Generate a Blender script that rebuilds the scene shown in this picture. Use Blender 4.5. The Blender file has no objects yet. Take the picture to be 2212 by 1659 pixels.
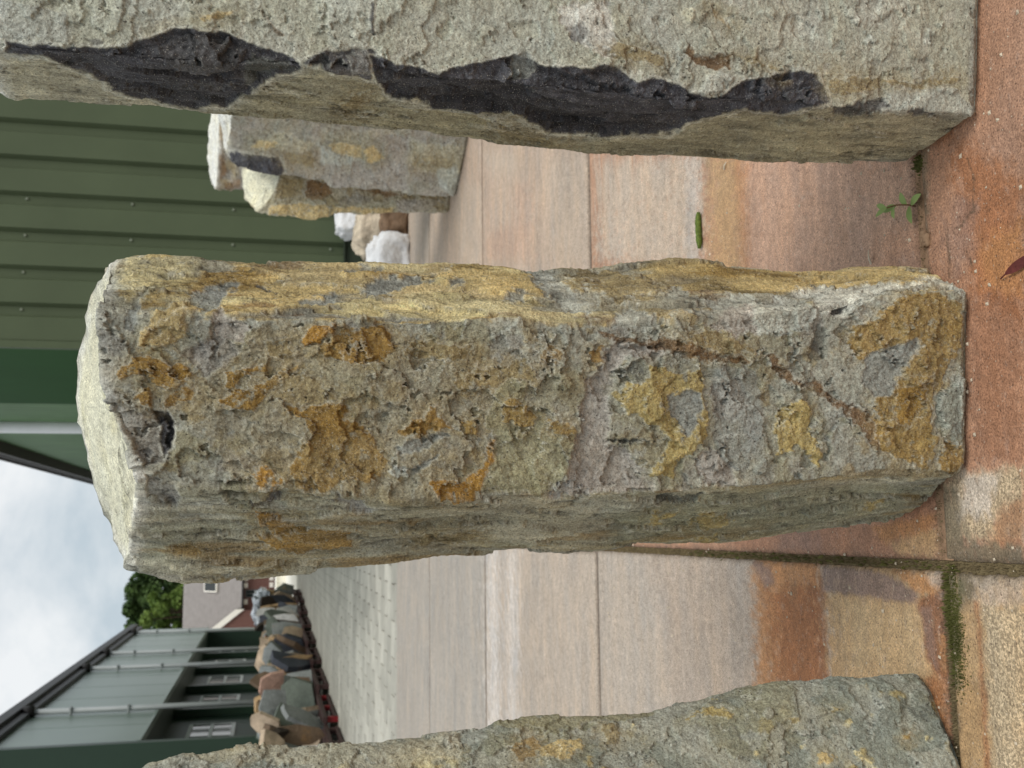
import bpy, math, random
import numpy as np
rng = np.random.default_rng(7)
random.seed(11)
R_ = math.radians
scene = bpy.context.scene
COL = scene.collection

# ------------------------------------------------------------------ camera
CAM_Z = 1.13471539
F_PX, PITCH, ROLL, YAW = 2312.32, 0.223016, 0.0190473, 0.1370938   # upright photograph is 1659 x 2212
PW, PH = 1659.0, 2212.0
fw = np.array([math.sin(YAW)*math.cos(PITCH), math.cos(YAW)*math.cos(PITCH), -math.sin(PITCH)])
r0 = np.array([math.cos(YAW), -math.sin(YAW), 0.0])
t0 = np.cross(r0, fw)
rt = r0*math.cos(ROLL) + t0*math.sin(ROLL)
up = -r0*math.sin(ROLL) + t0*math.cos(ROLL)
CPOS = np.array([0, 0, CAM_Z])
camd = bpy.data.cameras.new('camera')
cam = bpy.data.objects.new('camera', camd)
COL.objects.link(cam)
from mathutils import Matrix, Vector
m = Matrix.Identity(4)
for i in range(3):                 # the phone was held so that world "up" points to the left of the picture
    m[i][0] = -up[i]; m[i][1] = rt[i]; m[i][2] = -fw[i]; m[i][3] = CPOS[i]
cam.matrix_world = m
camd.sensor_fit = 'HORIZONTAL'
camd.sensor_width = 36.0
camd.lens = F_PX/PH*36.0
camd.clip_start = 0.05
camd.clip_end = 2000
camd.dof.use_dof = True
camd.dof.focus_distance = 1.62
camd.dof.aperture_fstop = 9.0
scene.camera = cam

# ------------------------------------------------------------------ sky, sun, exposure
SUN_EL, SUN_AZ = R_(52), R_(140)    # azimuth measured from +Y towards +X: behind the camera, to its right
w = bpy.data.worlds.new('World')
scene.world = w
w.use_nodes = True
wn = w.node_tree.nodes; wl = w.node_tree.links
wn.clear()
out = wn.new('ShaderNodeOutputWorld'); bg = wn.new('ShaderNodeBackground')
sky = wn.new('ShaderNodeTexSky'); sky.sky_type = 'NISHITA'; sky.sun_disc = False
sky.sun_elevation = SUN_EL; sky.sun_rotation = SUN_AZ
tc = wn.new('ShaderNodeTexCoord'); mp = wn.new('ShaderNodeMapping'); mp.inputs['Scale'].default_value = (1.0, 1.0, 1.8)
nz = wn.new('ShaderNodeTexNoise'); nz.inputs['Scale'].default_value = 5.5; nz.inputs['Detail'].default_value = 7; nz.inputs['Roughness'].default_value = 0.55
nz.inputs['Distortion'].default_value = 0.3
rp = wn.new('ShaderNodeValToRGB')
rp.color_ramp.elements[0].position = 0.36; rp.color_ramp.elements[0].color = (4.3, 4.95, 5.4, 1)
rp.color_ramp.elements[1].position = 0.60; rp.color_ramp.elements[1].color = (7.2, 7.35, 7.4, 1)
mx = wn.new('ShaderNodeMix'); mx.data_type = 'RGBA'; mx.inputs[0].default_value = 0.93
wl.new(tc.outputs['Generated'], mp.inputs['Vector']); wl.new(mp.outputs[0], nz.inputs['Vector'])
wl.new(nz.outputs['Fac'], rp.inputs[0]); wl.new(sky.outputs[0], mx.inputs[6]); wl.new(rp.outputs[0], mx.inputs[7])
wl.new(mx.outputs[2], bg.inputs['Color']); bg.inputs['Strength'].default_value = 0.1
wl.new(bg.outputs[0], out.inputs['Surface'])
sd = bpy.data.lights.new('sun', 'SUN'); sd.energy = 1.5; sd.angle = R_(28); sd.color = (1.0, 0.965, 0.91)
sun = bpy.data.objects.new('sun', sd); COL.objects.link(sun)
sdir = Vector((math.sin(SUN_AZ)*math.cos(SUN_EL), math.cos(SUN_AZ)*math.cos(SUN_EL), math.sin(SUN_EL)))
sun.rotation_euler = sdir.to_track_quat('Z', 'Y').to_euler()
sun.location = sdir*30
vs = scene.view_settings
vs.view_transform = 'Standard'; vs.look = 'None'; vs.gamma = 1; vs.use_curve_mapping = False
vs.exposure = 0.34
scene.cycles.use_denoising = True
scene.cycles.max_bounces = 6
scene.cycles.use_adaptive_sampling = True

# ------------------------------------------------------------------ helpers
def lin(r, g=None, b=None, k=1.0):
    if g is None: r, g, b = r
    o = []
    for c in (r, g, b):
        c /= 255.0
        o.append((c/12.92 if c <= .04045 else ((c+.055)/1.055)**2.4)*k)
    return tuple(o)

def ray(x, y):                       # x, y measured on the photograph as shown (2212 x 1659)
    u, v = PW - y, x
    return fw + rt*((u-PW/2)/F_PX) - up*((v-PH/2)/F_PX)
def at_Z(x, y, z=0.0):
    d = ray(x, y); k = (z-CAM_Z)/d[2]; return CPOS + d*k
def at_Y(x, y, Y):
    d = ray(x, y); return CPOS + d*(Y/d[1])
def at_X(x, y, X):
    d = ray(x, y); return CPOS + d*(X/d[0])
FH = np.array([math.sin(YAW), math.cos(YAW), 0.0])
def at_depth(x, y, P):               # on the upright plane through P that faces the camera's heading
    d = ray(x, y); k = ((P-CPOS)@FH)/(d@FH); return CPOS + d*k
def project(P):
    q = P - CPOS; c = q@fw
    u = (q@rt)/c*F_PX + PW/2; v = -(q@up)/c*F_PX + PH/2
    return v, PW-u

_perm = np.random.default_rng(3).permutation(512).astype(np.int64)
_perm = np.concatenate([_perm, _perm, _perm])
_g = np.random.default_rng(5).normal(size=(512, 3)).astype(np.float32); _g /= np.linalg.norm(_g, axis=1)[:, None]
def pn(p, seed=0):
    p = p.astype(np.float32)
    i = np.floor(p); f = p-i; i = i.astype(np.int64) & 511
    s = f*f*f*(f*(f*6-15)+10)
    i[:, 0] = (i[:, 0]+seed*37) & 511
    res = 0
    for dx in (0, 1):
        a = _perm[(i[:, 0]+dx) & 511]; wx = s[:, 0] if dx else 1-s[:, 0]
        for dy in (0, 1):
            b = _perm[a+((i[:, 1]+dy) & 511)]; wy = s[:, 1] if dy else 1-s[:, 1]
            for dz in (0, 1):
                c = _perm[b+((i[:, 2]+dz) & 511)]; wz = s[:, 2] if dz else 1-s[:, 2]
                g = _g[c]
                res = res + wx*wy*wz*(g[:, 0]*(f[:, 0]-dx)+g[:, 1]*(f[:, 1]-dy)+g[:, 2]*(f[:, 2]-dz))
    return res*1.5
def fbm(p, octv=4, seed=0, gain=0.5):
    o = 0; a = 1.0; t = 0
    for k in range(octv):
        o = o + a*pn(p*(2.03**k), seed+k*3); t += a; a *= gain
    return o/t*1.35
def sstep(a, b, x):
    t = np.clip((x-a)/(b-a), 0, 1); return t*t*(3-2*t)

def poly_sd(px, py, poly):
    n = len(poly); d2 = np.full(px.shape, 1e18); ins = np.zeros(px.shape, bool)
    for i in range(n):
        ax, ay = poly[i]; bx, by = poly[(i+1) % n]
        ex, ey = bx-ax, by-ay
        wx, wy = px-ax, py-ay
        t = np.clip((wx*ex+wy*ey)/(ex*ex+ey*ey+1e-9), 0, 1)
        d2 = np.minimum(d2, (wx-ex*t)**2+(wy-ey*t)**2)
        c = ((ay > py) != (by > py)) & (px < (bx-ax)*(py-ay)/((by-ay) if by != ay else 1e-9)+ax)
        ins ^= c
    d = np.sqrt(d2); return np.where(ins, -d, d)

QO = {'1': (0, 0, .5), '2': (1106, 0, .5), '3': (0, 829.5, .5), '4': (1106, 829.5, .5), '5': (557.4, 438.9, .5), '8': (164.6, 493.7, .4961), 'F': (0, 0, 1), 'z': (384.0, 219.4, .3224)}
def q(z, pts):
    ox, oy, k = QO[z]; return [(ox+a*k, oy+b*k) for a, b in pts]

def tag(o, label=None, cat=None, group=None, kind=None):
    if label: o['label'] = label
    if cat: o['category'] = cat
    if group: o['group'] = group
    if kind: o['kind'] = kind
    return o
def empty(name, loc=(0, 0, 0), rz=0.0, parent=None):
    o = bpy.data.objects.new(name, None); COL.objects.link(o); o.location = loc; o.rotation_euler = (0, 0, rz)
    o.empty_display_size = .1
    if parent: o.parent = parent
    return o
def link(name, me, mat=None, parent=None):
    o = bpy.data.objects.new(name, me); COL.objects.link(o)
    if mat and not me.materials: me.materials.append(mat)
    if parent: o.parent = parent
    return o
def mesh_np(name, V, Fq, cols=None, smooth=True):
    me = bpy.data.meshes.new(name)
    V = np.asarray(V, np.float32); Fq = np.asarray(Fq, np.int32)
    me.vertices.add(len(V)); me.vertices.foreach_set('co', V.ravel())
    n, k = Fq.shape
    me.loops.add(n*k); me.loops.foreach_set('vertex_index', Fq.ravel())
    me.polygons.add(n); me.polygons.foreach_set('loop_start', np.arange(0, n*k, k, dtype=np.int32))
    me.polygons.foreach_set('use_smooth', np.full(n, smooth))
    me.update(calc_edges=True); me.validate()
    if cols is not None:
        a = me.color_attributes.new('Col', 'FLOAT_COLOR', 'POINT')
        c = np.ones((len(V), 4), np.float32); c[:, :cols.shape[1]] = cols; a.data.foreach_set('color', c.ravel())
    return me
class MB:
    def __init__(s): s.v = []; s.f = []
    def add(s, v, f):
        n = len(s.v); s.v += [tuple(p) for p in v]; s.f += [tuple(i+n for i in g) for g in f]
    def box(s, x0, x1, y0, y1, z0, z1, mat=None):
        v = [(x0, y0, z0), (x1, y0, z0), (x1, y1, z0), (x0, y1, z0), (x0, y0, z1), (x1, y0, z1), (x1, y1, z1), (x0, y1, z1)]
        if mat is not None: v = [tuple(mat @ Vector(p)) for p in v]
        s.add(v, [(0, 3, 2, 1), (4, 5, 6, 7), (0, 1, 5, 4), (1, 2, 6, 5), (2, 3, 7, 6), (3, 0, 4, 7)])
    def tube(s, pts, r, n=8):
        pts = [Vector(p) for p in pts]; rings = []
        for i, p in enumerate(pts):
            d = (pts[min(i+1, len(pts)-1)]-pts[max(i-1, 0)]).normalized()
            a = d.orthogonal().normalized(); b = d.cross(a)
            rr = r[i] if isinstance(r, (list, tuple)) else r
            rings.append([p+(a*math.cos(2*math.pi*k/n)+b*math.sin(2*math.pi*k/n))*rr for k in range(n)])
        v = [x for g in rings for x in g]; f = []
        for i in range(len(pts)-1):
            for k in range(n): f.append((i*n+k, i*n+(k+1) % n, (i+1)*n+(k+1) % n, (i+1)*n+k))
        f.append(tuple(range(n-1, -1, -1))); f.append(tuple((len(pts)-1)*n+k for k in range(n)))
        s.add(v, f)
    def prism(s, poly, z0, z1, fn=None):
        n = len(poly); v = [(a, b, z0) for a, b in poly]+[(a, b, z1) for a, b in poly]
        if fn: v = [fn(*p) for p in v]
        s.add(v, [tuple(range(n-1, -1, -1)), tuple(range(n, 2*n))]+[(i, (i+1) % n, n+(i+1) % n, n+i) for i in range(n)])
    def mesh(s, name, smooth=False):
        me = bpy.data.meshes.new(name); me.from_pydata(s.v, [], s.f); me.update()
        if smooth: me.polygons.foreach_set('use_smooth', np.ones(len(me.polygons), bool))
        return me
    def obj(s, name, mat, parent=None, smooth=False): return link(name, s.mesh(name, smooth), mat, parent)

# ------------------------------------------------------------------ materials
def new_mat(name, rough=0.8, spec=0.3):
    mt = bpy.data.materials.new(name); mt.use_nodes = True
    n = mt.node_tree.nodes; b = n['Principled BSDF']; b.inputs['Roughness'].default_value = rough
    b.inputs['Specular IOR Level'].default_value = spec
    return mt, n, mt.node_tree.links, b
def noise_node(n, l, scale, detail=4, rough=.55, vec=None, dist=0.0):
    t = n.new('ShaderNodeTexNoise'); t.inputs['Scale'].default_value = scale; t.inputs['Detail'].default_value = detail
    t.inputs['Roughness'].default_value = rough; t.inputs['Distortion'].default_value = dist
    if vec: l.new(vec, t.inputs['Vector'])
    return t.outputs['Fac']
def ramp(n, l, fac, stops):
    r = n.new('ShaderNodeValToRGB'); e = r.color_ramp.elements
    e[0].position, e[1].position = stops[0][0], stops[-1][0]
    def c4(c): return (c, c, c, 1) if isinstance(c, (int, float)) else (*c, 1)
    e[0].color, e[1].color = c4(stops[0][1]), c4(stops[-1][1])
    for p, c in stops[1:-1]:
        k = e.new(p); k.color = c4(c)
    l.new(fac, r.inputs[0]); return r.outputs[0]
def mix(n, l, a, b, fac, mode='MIX'):
    x = n.new('ShaderNodeMix'); x.data_type = 'RGBA'; x.blend_type = mode
    for s, i in ((fac, 0), (a, 6), (b, 7)):
        if hasattr(s, 'is_output'): l.new(s, x.inputs[i])
        elif i == 0: x.inputs[0].default_value = s
        else: x.inputs[i].default_value = (*s, 1) if len(s) == 3 else s
    return x.outputs[2]
def bump(n, l, b, heights):
    prev = None
    for h, dist, st in heights:
        k = n.new('ShaderNodeBump'); k.inputs['Distance'].default_value = dist; k.inputs['Strength'].default_value = st
        l.new(h, k.inputs['Height'])
        if prev: l.new(prev, k.inputs['Normal'])
        prev = k.outputs[0]
    l.new(prev, b.inputs['Normal'])
def objcoord(n):
    t = n.new('ShaderNodeTexCoord'); return t.outputs['Object']

def stone_material(name, grain=1.0, bumpk=1.0):
    mt, n, l, b = new_mat(name, .86, .25)
    at = n.new('ShaderNodeAttribute'); at.attribute_name = 'Col'
    oc = objcoord(n)
    g1 = noise_node(n, l, 330*grain, 5, .7, oc)
    g2 = noise_node(n, l, 95*grain, 4, .6, oc)
    g3 = noise_node(n, l, 520*grain, 2, .5, oc)
    c = mix(n, l, at.outputs['Color'], ramp(n, l, g1, [(.32, .55), (.5, 1.0), (.7, 1.5)]), 1.0, 'MULTIPLY')
    c = mix(n, l, c, ramp(n, l, g2, [(.3, .84), (.7, 1.17)]), 1.0, 'MULTIPLY')
    c = mix(n, l, c, lin(205, 202, 190), ramp(n, l, g3, [(.63, 0.0), (.70, .55)]))
    pit = noise_node(n, l, 210*grain, 1, .4, oc)
    pf = ramp(n, l, pit, [(.70, 0.0), (.75, .75)])
    c = mix(n, l, c, lin(62, 58, 52), pf)
    l.new(c, b.inputs['Base Color'])
    bump(n, l, b, [(g2, .006, .7*bumpk), (g1, .003, .9*bumpk)])
    return mt
M_STONE = stone_material('weathered_stone')
M_FARSTONE = stone_material('weathered_stone_far', .35, .6)

def simple(name, c, rough=.6, spec=.4, var=.12, scale=6.0, metal=0.0, bumpd=0.0, bs=60):
    mt, n, l, b = new_mat(name, rough, spec)
    oc = objcoord(n)
    f = noise_node(n, l, scale, 5, .6, oc)
    l.new(mix(n, l, c, ramp(n, l, f, [(.3, 1-var), (.7, 1+var)]), 1.0, 'MULTIPLY'), b.inputs['Base Color'])
    b.inputs['Metallic'].default_value = metal
    if bumpd: bump(n, l, b, [(noise_node(n, l, bs, 4, .6, oc), bumpd, .6)])
    return mt

# ------------------------------------------------------------------ stones
C = {k: np.array(lin(*v)) for k, v in dict(
    grey=(164, 164, 149), olive=(146, 145, 121), bluegrey=(145, 148, 141), lightgrey=(183, 185, 173), pale=(210, 210, 196), white=(220, 219, 210),
    mauve=(172, 166, 156), mauvegrey=(147, 144, 136), dark=(73, 73, 78), char=(90, 89, 88), darkgrey=(98, 100, 93), rust=(150, 119, 60),
    rustb=(164, 124, 56), rusty=(152, 136, 98), ochre=(202, 180, 126), yellow=(220, 206, 154), yolive=(174, 156, 102), brown=(122, 92, 58),
    gold=(158, 132, 78), tan=(184, 179, 156), olivetan=(150, 145, 115), cream=(216, 213, 188), greygreen=(143, 148, 136), green=(134, 138, 118), beige=(190, 192, 174), oliveside=(172, 166, 138)).items()}

def laplace_ring(A, it):
    for _ in range(it): A = A*.5+.25*(np.roll(A, 1, 1)+np.roll(A, -1, 1))
    return A

def build_stone(name, corners, bases, nseg, NZ, patches=(), mottle=(), seed=0, amp=1.0, mat=None, smooth_it=14, flow=None, edge_warp=8.0, cap_rings=26,
                cap_col='cream', visible=None, zpow=1.0, lap=0.5, rim=None):
    """corners: list of arrays (k,3) from the base up, in order round the stone; bases: colour class of each side"""
    nc = len(corners)
    ts = np.linspace(0, 1, NZ)
    CX = []
    for c in corners:
        c = np.array(c, float); c = c[np.argsort(c[:, 2])]; c[0, 2] = min(c[0, 2], 0.0)
        zt = c[-1, 2]; z = ts*zt
        CX.append(np.stack([np.interp(z, c[:, 2], c[:, 0]), np.interp(z, c[:, 2], c[:, 1]), z], 1))
    ring = []; seg = []
    for i in range(nc):
        a, b = CX[i], CX[(i+1) % nc]; n = nseg[i]
        for k in range(n):
            t = k/n; ring.append(a*(1-t)+b*t); seg.append(i)
    P = np.stack(ring, 1)                    # NZ, NC, 3
    seg = np.array(seg); NC = len(seg)
    P = laplace_ring(P, smooth_it)
    # light smoothing up and down so that traced edges do not show kinks
    for _ in range(3): P[1:-1, :, :2] = .5*P[1:-1, :, :2]+.25*(P[:-2, :, :2]+P[2:, :, :2])
    basecol = np.stack([C[bases[s]] for s in seg], 0)[None].repeat(NZ, 0)
    basecol = laplace_ring(basecol, 3)
    # cap
    top = P[-1]; ctr = top.mean(0)
    caps = []
    for k in range(1, cap_rings+1):
        t = (k/cap_rings); caps.append(top*(1-t)+ctr*t)
    caps = np.stack(caps, 0)
    Pall = np.concatenate([P, caps], 0); NR = NZ+cap_rings
    du = np.roll(Pall, -1, 1)-np.roll(Pall, 1, 1); dv = np.gradient(Pall, axis=0)
    N = np.cross(du, dv); N /= (np.linalg.norm(N, axis=2, keepdims=True)+1e-9)
    cen = P.mean((0, 1)); sgn = np.sign(((P-cen)*N[:NZ])[:, :, :2].sum()); N *= sgn
    for _ in range(6): N[1:-1] = .5*N[1:-1]+.25*(N[:-2]+N[2:]); N = .5*N+.25*(np.roll(N, 1, 1)+np.roll(N, -1, 1))
    N /= (np.linalg.norm(N, axis=2, keepdims=True)+1e-9)
    V = Pall.reshape(-1, 3); Nn = N.reshape(-1, 3)
    segv = np.tile(seg, NR); rowv = np.repeat(np.arange(NR), NC)
    iscap = rowv >= NZ
    px, py = project(V)
    fl = np.array([1.0, 1.0, 1.0])
    Vs = V.copy()
    streak = np.isin(segv, flow if flow is not None else [])
    Vs[streak, 2] *= .22
    # relief
    n_big = fbm(V*4.0+seed*7.1, 3, seed); n_mid = fbm(Vs*19.0+seed, 4, seed+5); n_fine = fbm(Vs*85.0+seed, 4, seed+9, .6)
    tl = fbm(Vs*7.5+seed*3, 6, seed+13, .56)
    LV = 3.0
    lev = np.floor(tl*LV); ph1 = tl*LV-lev
    terr = (lev+sstep(.0, .045, ph1))/LV
    tl2 = fbm(Vs*30.0+seed*5, 4, seed+17, .58)
    lev2 = np.floor(tl2*3.2); ph2 = tl2*3.2-lev2
    terr2 = (lev2+sstep(0, .12, ph2))/3.2
    plate = np.sin(lev*12.9898+lev2*0.0+seed)*43758.5453; plate = plate-np.floor(plate)
    n_gr = fbm(V*150+seed, 2, seed+61)
    disp = amp*(.010*n_big+.0022*n_mid+.0016*n_fine+.0200*terr+.0042*terr2)+.0011*n_gr
    crack = .55*np.exp(-(fbm(Vs*6.0+seed*2, 3, seed+71, .45)/.012)**2)*sstep(.12, .4, fbm(V*4+seed, 2, seed+73))*(~iscap)
    disp = disp-.003*crack
    # colour
    colidx = np.tile(np.arange(NC), NR)
    jj = (colidx+np.round(9*fbm(V*16+seed, 4, seed+51, .65)+3*fbm(V*70+seed, 2, seed+53)).astype(int)) % NC
    bc = basecol[0]
    bc = bc[jj]
    col = np.where(iscap[:, None], C[cap_col][None], bc).copy()
    for cls, sc, thr, soft, st, segs, off in mottle:
        nn = fbm(Vs*sc+seed*11+hash(cls) % 7*0+len(cls)*1.7, 5, seed+len(cls), .55)
        mk = sstep(thr, thr+soft, nn)*st*(~iscap)
        if segs is not None: mk = mk*np.isin(segv, segs)
        col = col*(1-mk[:, None])+C[cls]*mk[:, None]
        disp = disp+mk*off*.001
    pm = sstep(.25, .35, plate)*.30*(~iscap)
    col = col*(1-pm[:, None])+(C['olivetan']*.6+C['mauve']*.4)*pm[:, None]
    pm = sstep(.7, .75, plate)*.38*(~iscap)
    col = col*(1-pm[:, None])+C['lightgrey']*pm[:, None]
    wx = edge_warp*(1.5*fbm(V*13.0+seed, 2, seed+21)+1.1*fbm(V*45.0+seed, 3, seed+22, .6)); wy = edge_warp*(1.5*fbm(V*13.0+9.3+seed, 2, seed+25)+1.1*fbm(V*45.0+4+seed, 3, seed+26, .6))
    qx, qy = px+wx, py+wy
    fray = (fbm(V*105.0+seed, 3, seed+27, .6)*1.0+fbm(V*48.0+seed, 3, seed+24, .6)*.9)*edge_warp
    holes = sstep(-.45, -.2, fbm(V*62.0+seed*2, 4, seed+28, .65))
    tint = 1+.32*fbm(V*48.0+seed*4, 4, seed+29, .6)
    vis = np.isin(segv, visible) if visible is not None else np.ones(len(V), bool)
    vis &= ~iscap
    for cls, off, soft, st, poly in patches:
        pa = np.array(poly); mgn = 26
        sel = vis & (qx > pa[:, 0].min()-mgn) & (qx < pa[:, 0].max()+mgn) & (qy > pa[:, 1].min()-mgn) & (qy < pa[:, 1].max()+mgn)
        ix = np.nonzero(sel)[0]
        if not len(ix): continue
        d = poly_sd(qx[ix], qy[ix], poly)+fray[ix]*(.25 if cls == 'dark' else 1)
        mk = 1-sstep(-soft, soft*.3, d)
        if cls in ('rust', 'rustb', 'rusty', 'gold', 'yolive', 'ochre', 'yellow'):
            mk = mk*(.25+.75*holes[ix])
            hw = (1-sstep(-4, 34, d+fray[ix]*1.5))*.5*(1-mk)*holes[ix]
            hc = C['rusty'] if cls in ('rust', 'rustb', 'rusty', 'gold') else C['olivetan']
            col[ix] = col[ix]*(1-hw[:, None])+hc*hw[:, None]
        varm = .9+.0*mk
        mk2 = mk*st
        if cls: col[ix] = col[ix]*(1-mk2[:, None])+C[cls]*mk2[:, None]*(tint[ix] if cls not in ('dark', 'char') else np.clip(1.05+1.5*(tint[ix]-1)+.55*tl[ix], .5, 2.2))[:, None]
        if off:
            mo = 1-sstep(-abs(off)*.7-2.0, .6, d)
            if cls == 'dark': disp[ix] += mo*(.006*n_mid[ix]+.010*(terr[ix]-tl[ix])*LV)
            disp[ix] += mo*off*.001
        if cls == 'dark':
            rm = np.exp(-((d-2.5)/2.2)**2)*.65
            col[ix] = col[ix]*(1-rm[:, None])+C['pale']*rm[:, None]
        # freshly broken rims are pale
        if off and cls not in ('dark', 'char', 'darkgrey'):
            rm = np.exp(-(d/1.8)**2)*.30
            col[ix] = col[ix]*(1-rm[:, None])+C['pale']*rm[:, None]
    pass
    # pale bruised arris round the top
    if rim is not None:
        dz = (NZ-1-rowv)/NZ
        rm = np.where(iscap, np.exp(-((rowv-NZ)/2.0)**2), np.exp(-(dz/ .011)**2))*(.55+.9*n_mid)*rim
        rm = np.clip(rm, 0, 1)
        col = col*(1-rm[:, None])+C['white']*rm[:, None]
    col = col*(1-.55*crack[:, None])
    if flow:
        fs = np.isin(segv, flow)
        st1 = fbm(Vs*42+seed, 4, seed+81, .6); st2 = fbm(Vs*26+seed+4, 4, seed+83, .6)
        col = col*(1+fs*np.clip(.65*st1, -.45, .7))[:, None]
        crs = (np.exp(-(st2/.045)**2)*sstep(-.05, .25, fbm(V*11+seed, 3, seed+85))*fs)
        col = col*(1-.6*crs[:, None]); disp = disp-.0022*crs+.0016*st1*fs
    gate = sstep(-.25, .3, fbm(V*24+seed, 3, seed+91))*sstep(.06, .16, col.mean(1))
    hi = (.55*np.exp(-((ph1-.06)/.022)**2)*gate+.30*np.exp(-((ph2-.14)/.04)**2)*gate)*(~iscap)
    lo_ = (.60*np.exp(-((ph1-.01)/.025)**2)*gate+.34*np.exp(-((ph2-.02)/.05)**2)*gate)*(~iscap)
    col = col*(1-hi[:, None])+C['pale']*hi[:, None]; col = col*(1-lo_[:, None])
    cst = fbm(V*np.array([14, 60, 14])+seed, 4, seed+87, .6)
    col = np.where(iscap[:, None], col*(1-.35*sstep(.22, .5, cst))[:, None]+np.array([.0, -.01, -.05])*sstep(0, .4, fbm(V*9, 3, seed+88))[:, None], col)
    v = 1+.24*fbm(Vs*60+3, 4, seed+31, .6)+.16*fbm(V*9+1, 3, seed+37)+.16*n_gr
    col = np.clip(col*v[:, None], .01, .9)
    hue = fbm(V*14+5, 3, seed+41)[:, None]*np.array([.03, 0, -.06]); col = np.clip(col*(1+hue), .008, .9)
    foot = sstep(0, 3.0, rowv.astype(float))
    V2 = V+Nn*(disp*foot-.013*(1-sstep(.0, .018, V[:, 2])))[:, None]
    V2[iscap] = V[iscap]+Nn[iscap]*(disp[iscap]*.55)[:, None]
    V2[(rowv == NZ)] = V[rowv == NZ]+Nn[rowv == NZ]*(disp[rowv == NZ]*.8)[:, None]
    idx = np.arange(NR*NC).reshape(NR, NC)
    a = idx[:-1]; b = idx[1:]
    Fq = np.stack([a, np.roll(a, -1, 1), np.roll(b, -1, 1), b], 2).reshape(-1, 4)
    if sgn < 0: Fq = Fq[:, ::-1]
    V2 = V2.copy(); V2[idx[0], 2] = -.004
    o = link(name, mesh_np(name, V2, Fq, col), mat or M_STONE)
    return o

def trace(basepx, pts, push=0.0):
    """an upright edge of a stone: foot found on the ground, the rest on the plane above the foot"""
    B = at_Z(*basepx); Bd = B+FH*push
    out = [B+FH*push] if push == 0 else [Bd]
    for p in pts: out.append(at_depth(p[0], p[1], Bd))
    return np.array(out)
def post(base, top, mid=None):
    L = [base]
    if mid is not None: L.append(mid)
    return np.array(L+[top], float)

# ---- the stone in the middle
FRb = at_Z(2097, 630); FLb = at_Z(2087, 1014); Lb = at_Z(1946, 1119); Rb = at_Z(1992, 584)
def lerp(a, b, t): return a*(1-t)+b*t
fr = trace((2097, 630), [(2000, 626), (1900, 642), (1800, 660), (1700, 676), (1555, 694), (1420, 700), (1320, 704), (1210, 704), (1106, 694), (900, 692), (700, 690), (465, 688), (330, 684), (213, 664)])
m1 = trace((2094, 800), [(1500, 812), (1106, 830), (600, 832), (226, 830)])
m2 = trace((2090, 925), [(1500, 930), (1106, 942), (600, 945), (270, 943)])
flc = trace((2087, 1014), [(2000, 1008), (1881, 1005), (1756, 1035), (1600, 1046), (1500, 1052), (1407, 1058), (1177, 1056), (1057, 1062), (857, 1070), (692, 1058), (500, 1052), (304, 1036)])
Lc = trace((1946, 1119), [(1856, 1135), (1756, 1154), (1656, 1165), (1556, 1174), (1431, 1176), (1256, 1185), (1106, 1192), (900, 1210), (750, 1218), (600, 1237), (525, 1247), (450, 1260), (400, 1264), (360, 1251), (320, 1238), (280, 1225)])
mlb = lerp(FLb, Lb, .5)
mlx, mly = project(mlb[None])
ml = trace((mlx[0], mly[0]), [(1500, 1125), (1106, 1128), (600, 1140), (292, 1142)])
Rc = trace((1992, 584), [(1931, 574), (1831, 571), (1726, 581), (1606, 570), (1506, 562), (1356, 565), (1281, 577), (1181, 577), (1106, 582), (980, 580), (900, 578), (800, 574), (700, 567), (600, 564), (520, 560), (450, 555), (420, 548), (330, 548), (255, 553), (238, 560)])
bl = post(lerp(Lb, Rb, .15)+FH*.10, at_depth(232, 1118, Lb+FH*.10))
bk = post(lerp(Lb, Rb, .45)+FH*.18, at_depth(160, 875, Lb+FH*.18))
bk2 = post(lerp(Lb, Rb, .72)+FH*.15, at_depth(178, 752, Lb+FH*.13))
br = post(lerp(Lb, Rb, .9)+FH*.10, at_depth(213, 655, Rb+FH*.10))
SEG_MID = [70, 90, 62, 52, 44, 44, 12, 14, 12, 12]   # R-FR, FR-m1, m1-m2, m2-FL, FL-ml, ml-L, then the back
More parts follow.
